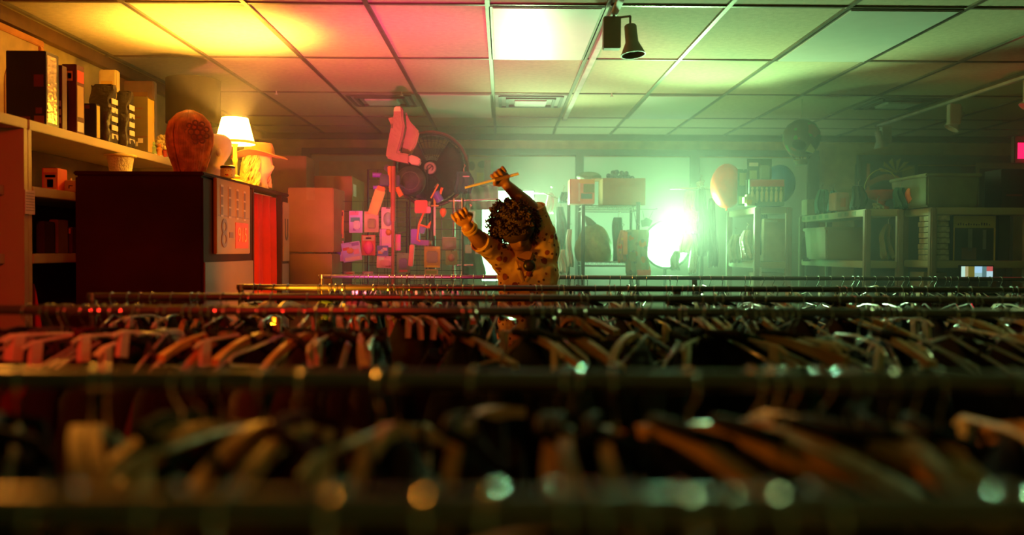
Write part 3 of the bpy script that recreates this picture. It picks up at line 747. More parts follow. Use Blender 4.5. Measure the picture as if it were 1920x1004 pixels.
# wicker shade and cords on the booth's roof
t = thing('wicker_shade', 'small white wicker basket near the left back of the booth roof', 'basket', (at(226, 320, 4.9).x, 4.9, ZB))
zz = at(226, 291, 4.9).z-ZB
MB().lathe([(.045, 0), (.050, .002), (.072, zz-.012), (.069, zz-.012), (.046, .006), (.001, .005)], n=32).build('basket_body', mat('white_wicker', (0.80, 0.72, 0.45), .8, bump=.9, scale=16), t)
MB().tube([(.080*math.cos(k*math.pi/16), .080*math.sin(k*math.pi/16), zz-.006) for k in range(32)], .008, 8, closed=True).build('woven_rim', mat('yellow_rim', (0.85, 0.70, 0.25), .7), t)
b = MB()
P_ = [at(246, 320, 4.75), at(262, 312, 4.8), at(275, 318, 4.85), at(292, 310, 4.8), at(312, 312, 4.7), at(316, 318, 4.6)]
pts = []
for k in range(40):
    u = k/39*(len(P_)-1); i_ = min(int(u), len(P_)-2); q = P_[i_].lerp(P_[i_+1], u-i_)
    pts.append((q.x, q.y, ZB+.005+.022*abs(math.sin(u*2.6))))
b.tube(pts, .0045, 8)
tag(b.build('power_cord', mat('cream_cord', (0.75, 0.65, 0.4), .5)), 'looped cream power cord lying on the booth roof beside the auburn wig', 'cord')
# cartons behind the booth
def carton(px0, px1, pyt, Y, d_, zb, name, label, m, side=None, rz=0, tape=True):
    x0, x1 = at(px0, 400, Y).x, at(px1, 400, Y).x
    zt_ = at(px0, pyt, Y).z; w_ = x1-x0; h_ = zt_-zb
    t = thing(name, label, 'cardboard box', ((x0+x1)/2, Y+d_/2, zb), R(rz))
    MB().box(-w_/2, w_/2, -d_/2, d_/2, 0, h_).build('carton', m, t, bevel=.006)
    if tape:
        MB().box(-.03, .03, -d_/2-.001, d_/2+.001, h_-.0005, h_+.001).box(-.03, .03, -d_/2-.0015, -d_/2, h_-.09, h_+.001).build('tape', mat('brown_tape', (0.35, 0.20, 0.08), .3), t)
        MB().box(-w_/2+.002, w_/2-.002, -.002, .002, h_-.0002, h_+.0006).build('flap_seam', C_BLK, t)
    if side: MB().box(w_/2, w_/2+.001, -d_/2+.06, -d_/2+.20, h_-.16, h_-.06).build('shipping_label', side, t)
    return h_
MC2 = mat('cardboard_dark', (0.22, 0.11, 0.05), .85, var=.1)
carton(543, 622, 476, 6.15, .40, 0, 'cardboard_box', 'lowest orange cardboard box right of the photo booth', M_CARD, tape=False)
carton(541, 628, 352, 6.22, .35, at(541, 474, 6.15).z+.003, 'cardboard_box', 'tilted orange cardboard box stacked right of the booth', M_CARD, rz=-3)
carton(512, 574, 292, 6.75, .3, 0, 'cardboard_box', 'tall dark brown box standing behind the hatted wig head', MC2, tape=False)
carton(578, 660, 330, 7.05, .62, 0, 'cardboard_box', 'big brown cardboard box with taped top under the tan blind', M_CARD, side=D_WH)
# ---------------------------------------------------------------- middle: grid wall with toys, fan, film lights
def X_(px, Y): return at(px, 470, Y).x
def Z_(py, Y, px=960): return at(px, py, Y).z
GY = 6.50
def gridwall(px0, px1, pyt, Y, label, step=.075, zb=.12):
    x0, x1, zt_ = X_(px0, Y), X_(px1, Y), at(px0, pyt, Y).z
    w_ = x1-x0
    t = thing('display_grid', label, 'display grid', ((x0+x1)/2, Y, 0))
    MB().tube([(-w_/2, 0, zb), (w_/2, 0, zb), (w_/2, 0, zt_), (-w_/2, 0, zt_)], .008, 8, closed=True).build('frame', M_WIRE, t)
    g = MB(); n = int(w_/step)
    for k in range(1, n): g.box(-w_/2+w_*k/n-.002, -w_/2+w_*k/n+.002, -.002, .002, zb, zt_)
    n = int((zt_-zb)/step)
    for k in range(1, n): g.box(-w_/2, w_/2, -.0045, -.0015, zb+(zt_-zb)*k/n-.002, zb+(zt_-zb)*k/n+.002)
    g.build('wire_grid', M_WIRE, t, smooth=False)
    for sx in (-1, 1): MB().box(sx*w_/2-.015, sx*w_/2+.015, -.18, .18, 0, .03).box(sx*w_/2-.008, sx*w_/2+.008, -.008, .008, .03, zb).build('foot', M_WIRE, t)
    return t
gridwall(617, 763, 378, GY, 'black wire display grid hung with pink lit toy packages')
gridwall(768, 868, 372, GY+.02, 'black wire display grid below the big fan, hung with toy weapons', zb=.12)
gridwall(690, 800, 318, GY+.28, 'taller black wire display grid standing behind the first two', zb=.12)

def pack(px0, py0, px1, py1, Y, label, card, bulge, prints, name='toy_package', cat='toy package', rz=0):
    x0, x1 = X_(px0, Y), X_(px1, Y); z1, z0 = at(px0, py0, Y).z, at(px0, py1, Y).z
    w_, h_ = x1-x0, z1-z0
    t = thing(name, label, cat, ((x0+x1)/2, Y-.03, z0), (0, R(rz), 0))
    MB().box(-w_/2, w_/2, -.002, .002, 0, h_).build('backing_card', card, t, bevel=.001)
    if bulge:
        kind, m, (u, v, r) = bulge
        c = (w_*(u-.5), 0, h_*v)
        if kind == 'dome': MB().sph((c[0], -.004, c[2]), (w_*r, .028, h_*r*.9), 20, 12).build('blister', m, t)
        else: MB().box(c[0]-w_*r, c[0]+w_*r, -.032, -.002, c[2]-h_*r*.8, c[2]+h_*r*.8, None).build('blister', m, t, bevel=.008)
    for u0, u1, v0, v1, m in prints:
        MB().box(-w_/2+u0*w_, -w_/2+u1*w_, -.0032, -.0019, v0*h_, v1*h_).build('printed_patch', m, t, smooth=False)
    MB().tube([(0, .03, h_-.012), (0, -.012, h_-.012), (0, -.018, h_-.004)], .002, 6).build('peg_hook', M_CHROME, t)
    return t
K_PK = mat('card_pink', (0.85, 0.48, 0.55), .45); K_WH = mat('card_white', (0.85, 0.80, 0.76), .45); K_TAN = mat('card_tan', (0.62, 0.42, 0.22), .5)
K_CL = mat('clear_blister', (0.80, 0.72, 0.75), .12, spec=.9); K_LIL = mat('card_lilac', (0.62, 0.45, 0.82), .4)
G = GY
pack(616, 396, 631, 420, G, 'small dark package with an orange square, top left of the toy grid', C_BLK, ('box', D_OR, (.5, .35, .28)), [(.1, .9, .75, .9, D_TE)])
pack(632, 395, 646, 447, G, 'narrow orange red package hanging second along the top of the toy grid', D_OR, ('box', D_RED, (.5, .35, .3)), [(.1, .9, .80, .95, D_DK), (.2, .8, .05, .15, D_BL)])
pack(616, 422, 632, 448, G-.02, 'plain pink package below the small dark package on the toy grid', K_PK, None, [(.1, .9, .7, .9, D_RED), (.2, .6, .2, .5, K_WH)])
pack(656, 396, 681, 437, G, 'pale blue and pink package third along the top of the toy grid', K_LIL, ('box', K_CL, (.6, .35, .25)), [(.05, .7, .80, .97, D_PK), (.1, .8, .5, .7, D_TE), (.3, .5, .1, .4, D_PU)])
pack(684, 397, 711, 436, G, 'tan package with a curved window under the yellow toy barrel', K_TAN, ('box', mat('olive_blister', (0.32, 0.28, 0.12), .3), (.55, .4, .28)), [(.1, .9, .88, .96, D_OR)])
pack(624, 452, 646, 490, G, 'pink package with a purple ringed target, lower left of the toy grid', K_PK, ('dome', D_PU, (.5, .45, .28)), [(.1, .9, .85, .97, D_RED), (.2, .8, .25, .64, K_WH)])
pack(646, 454, 681, 490, G-.03, 'tilted lilac package with orange swirls low on the toy grid', K_LIL, ('box', D_OR, (.45, .55, .17)), [(.1, .9, .05, .22, K_PK), (.55, .95, .78, .95, D_PU), (.05, .4, .6, .75, D_RED), (.6, .9, .35, .6, D_PK)], rz=-9)
pack(679, 441, 705, 479, G, 'package with a round hot pink ball behind plastic', D_RED, ('dome', mat('hot_pink_ball', (0.95, 0.05, 0.30), .25), (.5, .38, .36)), [(.08, .92, .72, .95, K_TAN), (.3, .7, .80, .88, D_DK)])
pack(716, 389, 741, 430, G, 'tall cream package with a grey dome, right side of the toy grid', mat('card_cream', (0.80, 0.68, 0.42), .4), ('dome', mat('grey_blister', (0.38, 0.38, 0.36), .3), (.5, .45, .36)), [(.35, .65, .93, .98, C_BLK)])
pack(713, 430, 741, 464, G-.01, 'bright pink package with an orange sun under the cream package', mat('card_magenta', (0.90, 0.42, 0.72), .4), ('dome', D_OR, (.6, .82, .2)), [(.1, .9, .2, .6, K_PK), (.05, .12, .0, 1, D_PU)])
pack(708, 461, 729, 480, G-.03, 'small blue and orange package under the bright pink package', D_BL, ('box', K_CL, (.5, .5, .2)), [(.1, .5, .2, .5, D_OR), (.5, .9, .5, .8, K_PK)])
pack(707, 480, 740, 503, G-.01, 'wide crumpled pink package at the bottom right of the toy grid', mat('card_rose', (0.88, 0.40, 0.60), .4), ('box', mat('rose_blister', (0.80, 0.30, 0.50), .2), (.5, .4, .3)), [(.1, .4, .6, .9, K_WH), (.5, .8, .1, .3, D_RED)], rz=3)
pack(742, 440, 752, 470, G-.01, 'narrow hot pink package right of the bright pink package', mat('card_hotpink', (0.90, 0.12, 0.50), .4), None, [(.1, .9, .1, .5, D_PK)])
pack(796, 462, 826, 502, G-.02, 'yellow framed package with a gold and grey toy, below the fan', D_YE, ('box', mat('grey_toy', (0.25, 0.22, 0.22), .4), (.5, .5, .34)), [(.05, .95, .86, .97, mat('bright_yellow', (0.90, 0.70, 0.05), .5)), (.15, .85, .03, .1, mat('bright_yellow', (0, 0, 0)))])
pack(797, 505, 822, 516, G-.02, 'plain olive package directly under the yellow framed package', K_TAN, None, [(.1, .9, .2, .8, D_GR)])
pack(745, 475, 770, 512, G-.01, 'dark green and red package beside the orange toy barrel', D_GR, ('box', mat('dark_blister', (0.10, 0.10, 0.07), .3), (.5, .5, .3)), [(.2, .8, .05, .15, D_RED)])
pack(830, 445, 856, 468, G, 'dull green boxed set behind the hand, edged with pale lines', mat('card_dullgreen', (0.25, 0.32, 0.20), .5), ('box', mat('green_blister', (0.22, 0.35, 0.22), .2), (.5, .45, .34)), [(.0, 1, .94, .98, K_WH)])
pack(836, 470, 858, 497, G, 'murky green and pink package below the boxed set', D_GR, ('dome', mat('dusky_pink', (0.45, 0.25, 0.22), .4), (.5, .5, .3)), [])
for px, m, lab in ((622, D_PU, 'small purple packet on the low hook at the left end of the toy grid'), (690, D_PU, 'rounded purple packet just above the farthest rail'), (655, K_TAN, 'small tan packet low on the toy grid')):
    pack(px-9, 509, px+11, 518, G-.02, lab, m, ('dome', K_LIL if m is D_PU else D_RED, (.5, .5, .35)), [])

# toy blasters (tubes, bodies, grips)
def pp(px, py, Y): v = at(px, py, Y); return v
def blaster(parts, base, label, Y):
    o0 = at(*base, Y)
    t = thing('toy_blaster', label, 'toy gun', o0, group=None)
    for nm, kind, m, P in parts:
        b = MB()
        if kind == 'box':
            (ax, ay), (bx, by), th, dp = P
            a = at(ax, ay, Y)-o0; c = at(bx, by, Y)-o0; d = (c-a); L_ = d.length
            ang = math.atan2(d.z, d.x)
            M = Matrix.Translation(a) @ Matrix.Rotation(-ang, 4, 'Y')
            b.box(0, L_, -dp/2, dp/2, -th/2, th/2, M)
            b.build(nm, m, t, bevel=.006)
        else:
            pts, r = P
            b.tube([at(x, y, Y)-o0 for x, y in pts], r, 12)
            b.build(nm, m, t)
    return t
M_NAVY = mat('navy_plastic', (0.045, 0.05, 0.10), .35); M_PUR = mat('purple_plastic', (0.22, 0.06, 0.60), .35); M_ORG = mat('orange_plastic', (0.85, 0.20, 0.03), .35)
M_YEL = mat('yellow_plastic', (0.75, 0.50, 0.08), .4); M_OLV = mat('olive_plastic', (0.20, 0.22, 0.10), .4)
blaster([('body', 'box', M_NAVY, ((713, 338), (750, 340), .085, .06)), ('sight', 'box', M_NAVY, ((722, 312), (734, 322), .045, .04)), ('barrel', 'tube', M_PUR, ([(699, 328), (716, 329)], .018)),
         ('lower_barrel', 'tube', M_PUR, ([(700, 352), (716, 350)], .014)), ('tape_band', 'box', M_ORG, ((731, 312), (735, 362), .030, .064)), ('trigger_guard', 'tube', M_NAVY, ([(742, 345), (758, 352), (752, 364), (735, 358)], .008)),
         ('stock_tube', 'tube', M_ORG, ([(744, 352), (753, 368)], .020)), ('grip', 'box', M_YEL, ((714, 356), (699, 402), .075, .045)), ('grip_band', 'box', M_ORG, ((716, 350), (713, 360), .060, .048))],
        (725, 345), 'navy toy blaster with purple barrels and long yellow grip', GY-.10)
blaster([('body', 'box', M_PUR, ((779, 430), (779, 458), .065, .05)), ('arm', 'box', M_PUR, ((780, 455), (806, 456), .040, .04)), ('tip', 'tube', M_OLV, ([(800, 456), (810, 456)], .018)), ('muzzle_tube', 'box', M_ORG, ((773, 459), (770, 500), .036, .04)),
         ('handle', 'box', mat('blue_plastic', (0.12, 0.14, 0.45), .4), ((784, 429), (797, 433), .055, .04))], (779, 440), 'purple L-shaped toy blaster with an orange barrel pointing down', GY-.10)
blaster([('folding_arm', 'tube', M_ORG, ([(796, 396), (786, 420), (782, 450), (788, 453)], .008)), ('cross_bar', 'tube', M_ORG, ([(784, 421), (805, 427), (808, 416), (800, 428)], .008)), ('head', 'box', mat('red_plastic', (0.75, 0.10, 0.06), .4), ((778, 388), (802, 388), .095, .05)), ('cap', 'box', D_PK, ((797, 394), (808, 394), .05, .045))],
        (795, 405), 'red toy with thin folded orange arms under the fan', GY-.12)
blaster([('body', 'tube', mat('violet_plastic', (0.16, 0.10, 0.50), .4), ([(816, 361), (826, 378)], .030)), ('crystal', 'tube', M_ORG, ([(829, 352), (823, 372)], .010)), ('strap', 'tube', M_OLV, ([(815, 352), (822, 344)], .006))], (820, 368), 'small violet and orange toy low in front of the fan', GY-.10)
blaster([('blade', 'tube', D_OR, ([(808, 372), (822, 346)], .006)), ('handle', 'tube', M_OLV, ([(806, 378), (804, 386)], .010))], (812, 362), 'thin orange toy wand leaning across the fan', GY-.16)
b = MB().lathe([(.001, -.045), (.018, -.03), (.028, 0), (.020, .022), (.001, .03)], n=20)
tag(b.build('orange_pick_toy', M_ORG, loc=at(831, 397, GY-.05)), 'orange teardrop toy hanging right of the red toy', 'toy')
b = MB().sph((0,0,0), (.036, .02, .024), 16, 10).tube([(0, 0, 0), (.0, .02, .03), (0, .7, .05)], .003, 6)
tag(b.build('amber_ornament', mat('amber_plastic', (0.80, 0.35, 0.04), .3), loc=at(856, 408, 6.2)), 'small amber ornament just left of the lower hand', 'ornament')
t = thing('toy_sword', 'slim pale toy sword hanging between the fan and the raised arm', 'toy sword', at(815, 385, GY-.06))
MB().box(-.008, .008, -.003, .003, -.23, -.01).build('blade', mat('pale_blade', (0.65, 0.68, 0.55), .3), t, bevel=.002)
MB().box(-.03, .03, -.006, .006, -.01, .0).tube([(0,0,0), (0,0,.06)], .009, 8).build('hilt', M_YEL, t)

# L-shaped foam prop on a pole
PY = 6.25
def poly(pts, Y, o0): return [((at(x, y, Y)-o0).x, (at(x, y, Y)-o0).z) for x, y in pts]
o0 = at(737, 312, PY)
t = thing('foam_prop', 'big L-shaped foam prop glowing pink, propped above the toy blaster', 'foam prop', (o0.x, PY, o0.z))
M_FOAM = mat('coral_foam', (0.38, 0.17, 0.14), .8, bump=.3)
MB().prism(poly([(740, 203), (745, 201), (753, 201), (757, 206), (757, 222), (760, 238), (756, 260), (748, 287), (770, 291), (769, 308), (745, 303), (725, 297), (726, 285), (733, 245), (739, 220)], PY, o0), -.05, .05).build('l_shape', M_FOAM, t, bevel=.012)
MB().prism(poly([(728, 222), (738, 220), (740, 236), (734, 236)], PY, o0), -.02, .02).build('small_fin', M_FOAM, t, bevel=.004)
MB().prism(poly([(758, 207), (766, 226), (784, 246), (778, 270), (767, 289), (750, 286), (760, 240)], PY+.10, at(737, 312, PY+.10)), .06, .12).build('side_slab', mat('brown_foam', (0.50, 0.30, 0.18), .85, bump=.3), t, bevel=.01)
MB().prism(poly([(769, 291), (786, 296), (790, 302), (787, 311), (769, 308)], PY, o0), -.05, .05).build('foot_block', mat('dusky_foam', (0.55, 0.33, 0.25), .85), t, bevel=.008)
MB().prism(poly([(741, 204), (745, 202), (752, 202), (753, 211), (740, 211)], PY, o0), -.054, -.05).build('pale_tip', mat('pale_foam', (0.92, 0.65, 0.35), .8), t)
MB().box(-.004, .002, -.056, -.050, .27, .30).build('slot', C_BLK, t)
MB().tube([(.0, 0, -.0), (0, .0, -.40)], .018, 12).tube([(0, 0, -.40), (.0, 0, -o0.z+.02)], .012, 10).build('pole', mat('red_pole', (0.35, 0.07, 0.03), .5), t)
MB().lathe([(.16, 0), (.16, .012), (.02, .03)], (0, 0, -o0.z), 24).build('pole_base', M_BLACK, t)

# pedestal fan
FY = 6.95
fc = at(808, 317, FY); fr_ = abs(X_(878, FY)-X_(740, FY))/2
t = thing('pedestal_fan', 'huge black wire guarded pedestal fan above the toy grid', 'fan', (fc.x, FY, 0))
fz = fc.z
def circ(r, y, n=48): return [(r*math.cos(2*math.pi*k/n), y, fz+r*math.sin(2*math.pi*k/n)) for k in range(n)]
MB().tube(circ(fr_, 0, 64), .014, 10, closed=True).build('guard_rim', mat('rim_red_edge_light', (0.14, 0.03, 0.025), .4), t)  # red edge lighting on the dark rim is put into its colour
g = MB()
for r_ in (.10, .16, .22, .27): g.tube(circ(r_, -.075+.07*(r_/fr_)**2), .0016, 5, closed=True)
for k in range(48):
    a = 2*math.pi*k/48; c, s_ = math.cos(a), math.sin(a)
    for sy in (-1, 1): g.tube([(.05*c, sy*.082, fz+.05*s_), (fr_*.6*c, sy*.060, fz+fr_*.6*s_), (fr_*c, 0, fz+fr_*s_)], .0013, 4)
g.build('wire_guard', M_WIRE, t)
dr = MB(); n = 48
ra = [dr.bm.verts.new(q) for q in circ(fr_-.010, -.03)]; rb = [dr.bm.verts.new(q) for q in circ(fr_-.010, .10)]; dr.bridge(ra, rb)
q = dr.build('drum', M_BLACK, t); q.modifiers.new('thickness', 'SOLIDIFY').thickness = .008
for a0, hw_ in ((-3, 61), (157, 41), (248, 50)):   # three broad paddles, one gap at the top
    bl = MB(); rows = []
    for j in range(9):
        r_ = .055 + (fr_*.90-.055)*j/8
        row = []
        for k in range(11):
            u = k/10*2-1; hwid = R(hw_)
            a = R(a0) + u*hwid
            row.append(bl.bm.verts.new((r_*math.cos(a), .035*u, fz+r_*math.sin(a))))
        rows.append(row)
    for p_, q_ in zip(rows, rows[1:]):
        for k in range(10): bl.bm.faces.new((p_[k], p_[k+1], q_[k+1], q_[k]))
    ob = bl.build('fan_blade', mat('blade_black', (0.02, 0.022, 0.02), .35), t); ob.modifiers.new('thickness', 'SOLIDIFY').thickness = .004
MB().lathe([(.05, -.02), (.052, 0), (.045, .012), (.001, .016)], (0, -.075, fz), 28, Matrix.Rotation(R(90), 3, 'X')).build('hub_badge', mat('badge_pink_grey', (0.45, 0.28, 0.25), .4), t)
lg = MB().tube([(.025*math.cos(R(a)), -.0925, fz+.025*math.sin(R(a))) for a in range(-60, 240, 20)], .004, 6).tube([(-.012, -.0925, fz-.012), (.016, -.0925, fz+.014)], .004, 6)
lg.build('badge_emblem', C_BLK, t)
MB().lathe([(.075, 0), (.08, .04), (.07, .13), (.03, .15)], (0, .02, fz), 24, Matrix.Rotation(R(-90), 3, 'X')).build('motor', M_BLACK, t)
MB().tube([(0, .13, fz-.02), (0, .13, .05)], .022, 14).tube([(0, .13, fz-.3), (0, .13, .05)], .03, 14).build('pole', M_BLACK, t)
MB().lathe([(.26, 0), (.26, .02), (.05, .05), (.03, .08)], (0, .13, 0), 32).build('base', M_BLACK, t)
# dark oval thing under the fan's guard
t = thing('round_mask', 'dark round patterned mask hanging beneath the fan hub', 'mask', at(770, 340, 6.72))
MB().sph((0, 0, 0), (.12, .05, .12), 28, 16).build('mask_shell', mat('mottled_dark', (0.05, 0.045, 0.035), .5, var=.6, scale=18, bump=.5), t)
MB().tube([(.07*math.cos(R(a)), -.046, .07*math.sin(R(a))) for a in range(0, 360, 20)], .004, 6, closed=True).build('rim_pattern', mat('mask_line', (0.14, 0.12, 0.08), .5), t)

# rack of costumes right of the grid, near the lower hand
t = thing('display_rack', 'chrome display rack left of the standing person', 'display rack', (X_(864, 6.9), 6.9, 0))
b = MB()
for px in (851, 866):
    b.tube([(X_(px, 6.9)-t.location.x, 0, .03), (X_(px, 6.9)-t.location.x, 0, Z_(372, 6.9))], .010, 10)
b.build('post', M_CHROME, t)
MB().tube([(-.10, 0, Z_(378, 6.9)), (.30, 0, Z_(374, 6.9))], .009, 10).build('arm', M_CHROME, t)
MB().box(-.2, .25, -.2, .2, 0, .03).build('rack_base', M_STEEL, t)
MB().tube([(-.03, -.01, Z_(498, 6.9)), (.10, -.01, Z_(498, 6.9))], .010, 10).build('bracket', M_CHROME, t)
def cloth_thing(px0, py0, px1, py1, Y, name, label, cat, m, seed, top=.6, extra=None, dp=.05):
    x0, x1 = X_(px0, Y), X_(px1, Y); z1, z0 = at(px0, py0, Y).z, at(px0, py1, Y).z
    w_, h_ = x1-x0, z1-z0; rnd = random.Random(seed)
    t = thing(name, label, cat, ((x0+x1)/2, Y, z0))
    b = MB(); rings = []; n = 28
    for j in range(13):
        v = j/12; ww = w_/2*(1-(1-top)*max(0, (v-.55)/.45)**1.5)*(1+.07*math.sin(v*7+seed)); th = dp*(1-.5*v)
        if j in (0, 12): ww *= .93; th *= .5
        rings.append([b.bm.verts.new((ww*math.cos(2*math.pi*k/n)+.01*math.sin(seed+v*5), th*math.sin(2*math.pi*k/n)*(1+.35*math.sin(k*1.7+seed+v*2)), v*h_+.010*math.sin(k*2.1+seed)*(j in (0, 1)))) for k in range(n)])
    for p_, q_ in zip(rings, rings[1:]): b.bridge(p_, q_)
    b.bm.faces.new(rings[0]); b.bm.faces.new(rings[-1])
    b.build('cloth', m, t)
    if extra:
        for nm, u0, u1, v0, v1, mm in extra:
            MB().box(-w_/2+u0*w_, -w_/2+u1*w_, -dp*1.25, -dp*.9, v0*h_, v1*h_).build(nm, mm, t, bevel=.004)
    MB().tube([(0, 0, h_-.01), (0, 0, h_+.03), (.015, 0, h_+.045), (.0, 0, h_+.055)], .002, 6).build('hook', M_CHROME, t)
    return t
M_TEAL = mat('teal_cloth', (0.10, 0.34, 0.28), .8, var=.3, bump=.4); M_PALE = mat('pale_cloth', (0.85, 0.88, 0.80), .7, bump=.4)
M_SEA = mat('seagreen_film', (0.35, 0.55, 0.42), .4, var=.25)
cloth_thing(866, 458, 908, 520, 7.0, 'costume', 'teal costume with white shoulders hanging behind the lower arm', 'costume', M_TEAL, 1, .45, [('white_collar', .15, .45, .72, .98, M_PALE), ('white_collar', .6, .85, .70, .96, M_PALE)])
cloth_thing(868, 396, 893, 424, 7.0, 'costume', 'small white costume on the display rack above the lower hand', 'costume', M_PALE, 2, .7)
cloth_thing(855, 372, 874, 398, 7.1, 'costume', 'ragged pinkish costume at the top of the display rack', 'costume', mat('dusky_cloth', (0.50, 0.34, 0.30), .8), 3, .5)
t = thing('hanging_sheet', 'large translucent green plastic sheet hanging under the raised stick', 'plastic sheet', (X_(898, 7.3), 7.3, Z_(394, 7.3)))
b = MB(); rows = []
x0, x1 = X_(874, 7.3)-t.location.x, X_(934, 7.3)-t.location.x; h_ = Z_(348, 7.3)-Z_(394, 7.3)
for j in range(10): rows.append([b.bm.verts.new((x0+(x1-x0)*k/24, .012*math.sin(k*.9+j*.3), h_*j/9)) for k in range(25)])
for p_, q_ in zip(rows, rows[1:]):
    for k in range(24): b.bm.faces.new((p_[k], p_[k+1], q_[k+1], q_[k]))
b.build('sheet', M_SEA, t).modifiers.new('thickness', 'SOLIDIFY').thickness = .003
MB().tube([(x0, 0, h_), (x1, 0, h_)], .008, 8).build('hanging_rod', M_CHROME, t)
# posters and signs stuck to the window above the raised stick
for px0, py0, px1, py1, mm, lab in ((878, 297, 925, 345, mat('poster_sage', (0.45, 0.58, 0.35), .5), 'sage green poster on the shop window above the raised stick'),):
    x0, x1 = X_(px0, 9.05), X_(px1, 9.05); z1, z0 = at(px0, py0, 9.05).z, at(px0, py1, 9.05).z
    t = thing('window_poster', lab, 'poster', ((x0+x1)/2, 9.10, z0))
    w_, h_ = x1-x0, z1-z0
    MB().box(-w_/2, w_/2, -.003, .003, 0, h_).build('sheet', mm, t)
    MB().box(.12*w_, .38*w_, -.005, -.003, .05*h_, .95*h_).build('pink_figure', mat('poster_pink', (0.55, 0.35, 0.32), .5), t)
    MB().box(-.18*w_, .10*w_, -.005, -.003, .02*h_, .45*h_).build('yellow_figure', mat('poster_yellow', (0.62, 0.66, 0.18), .5), t)
    MB().sph((-.38*w_, -.003, .72*h_), (.035, .002, .05), 16, 8).sph((.05*w_, -.003, .78*h_), (.05, .002, .04), 16, 8).build('dark_blots', mat('poster_green', (0.10, 0.25, 0.18), .5), t)
cloth_thing(852, 322, 886, 362, 6.6, 'blue_hat', 'dark blue hanging hat shape at the right rim of the fan', 'hat', mat('dark_blue_cloth', (0.05, 0.09, 0.12), .7), 5, .8, [('silver_script', .45, .85, .72, .78, M_STEEL)])

# film lights: LED panels on stands, the green backlight
def panel_light(x, y, z, w_, h_, label, es, col, yaw=0, disc=False):
    t = thing('film_light', label, 'film light', (x, y, 0), R(yaw))
    if disc:
        RX = Matrix.Rotation(R(90), 3, 'X')
        MB().lathe([(.001, -.12), (w_*.35, -.12), (w_*.52, .0), (w_*.54, .03), (w_*.50, .03), (w_*.49, .01), (.001, .0)], (0, 0, z), 36, RX).build('housing', M_BLACK, t)
        MB().lathe([(.001, .012), (w_*.48, .012), (w_*.48, .02), (w_*.3, .035), (.001, .04)], (0, 0, z), 36, RX).build('lit_face', mat('lit_disc', (1, 1, 1), .5, emit=col, es=es), t)
    else:
        MB().box(-w_/2, w_/2, -.03, .03, z-h_/2, z+h_/2).build('housing', M_BLACK, t, bevel=.006)
        MB().box(-w_/2+.012, w_/2-.012, -.036, -.030, z-h_/2+.012, z+h_/2-.012).build('lit_face', mat('lit_panel_%d' % int(es), (1, 1, 1), .5, emit=col, es=es), t)
    MB().tube([(0, .05, .35), (0, .05, z)], .014, 10).build('stand', M_BLACK, t)
    for k in range(3):
        a = R(90+120*k); MB().tube([(0, .05, .45), (.38*math.cos(a), .05+.38*math.sin(a), .01)], .010, 8).build('leg', M_BLACK, t)
panel_light(X_(1249, 7.9), 7.9, Z_(458, 7.9), .42, .50, 'glaring round green white film light in the gap right of the wire shelf', 34, (.30, 1.0, .34), disc=True)
panel_light(X_(952, 8.0), 8.0, Z_(443, 8.0), .50, .86, 'glaring white film light directly behind the standing person', 9, (.36, 1.0, .42))

# black wire shelving with boxes
WY = 7.2
wx0, wx1 = X_(1093, WY), X_(1196, WY)
t = thing('wire_shelf', 'black wire shelving unit holding the open cardboard box', 'shelf', ((wx0+wx1)/2, WY+.2, 0))
hw = (wx1-wx0)/2; zA, zB2 = at(1150, 386, WY).z, at(1150, 492, WY).z
for sx in (-1, 1):
    for sy in (-1, 1): MB().tube([(sx*hw, sy*.2, 0), (sx*hw, sy*.2, zA+.03)], .017 if sy < 0 else .012, 12).build('post', M_WIRE, t)
for z in (zA, zB2, .75, .25):
    s_ = MB()
    for dz in (0, -.035):
        for sy in (-.2, .2): s_.tube([(-hw, sy, z+dz), (hw, sy, z+dz)], .004, 6)
        for sx in (-hw, hw): s_.tube([(sx, -.2, z+dz), (sx, .2, z+dz)], .004, 6)
    for k in range(24): s_.tube([(-hw+2*hw*(k+.5)/24, -.2, z), (-hw+2*hw*(k+.5)/24, .2, z)], .002, 4)
    for k in range(12):
        a_, b_ = -hw+2*hw*k/12, -hw+2*hw*(k+1)/12
        s_.tube([(a_, -.2, z), ((a_+b_)/2, -.2, z-.035), (b_, -.2, z)], .002, 4)
    s_.build('wire_deck', M_STEEL, t)
x0, x1 = X_(1130, WY), X_(1210, WY); hb = at(1170, 334, WY).z-zA-.006
t = thing('open_carton', 'open cardboard box of blue grey balls on the wire shelf', 'cardboard box', ((x0+x1)/2, WY+.19, zA+.006)); w_ = x1-x0
bx = MB().box(-w_/2, w_/2, -.17, -.165, 0, hb).box(-w_/2, w_/2, .165, .17, 0, hb).box(-w_/2, -w_/2+.005, -.165, .165, 0, hb).box(w_/2-.005, w_/2, -.165, .165, 0, hb).box(-w_/2, w_/2, -.17, .17, 0, .005)
bx.build('carton', M_CARD, t)
MB().box(-w_/2-.09, -w_/2, -.165, .165, hb-.004, hb).build('flap', M_CARD, t, rot=(0, 0, 0))
rnd = random.Random(4)
M_BALL = mat('blue_grey_ball', (0.10, 0.16, 0.20), .35); n_ = 0; bp_ = None
for k in range(40):
    px = rnd.uniform(1137, 1183); zz_ = rnd.uniform(-.01, .075)*(1-abs(px-1152)/60)
    if bp_ is None: bp_ = MB().sph((0,0,0), .021, 12, 8).build('plastic_ball', M_BALL); o = bp_
    else: o = bp_.copy(); C.objects.link(o)
    o.location = (X_(px, WY+.15), WY+.06+rnd.uniform(0, .2), zA+hb+zz_)
    tag(o, 'blue grey ball heaped in the open cardboard box on the wire shelf', 'ball', 'blue grey balls in the open cardboard box')
t = MB().sph((0,0,.03), (.11, .08, .045), 24, 12).build('film_bag', mat('clear_film', (0.30, 0.40, 0.30), .5, bump=.8), loc=(X_(1104, WY+.3), WY+.32, at(1104, 338, WY+.3).z))
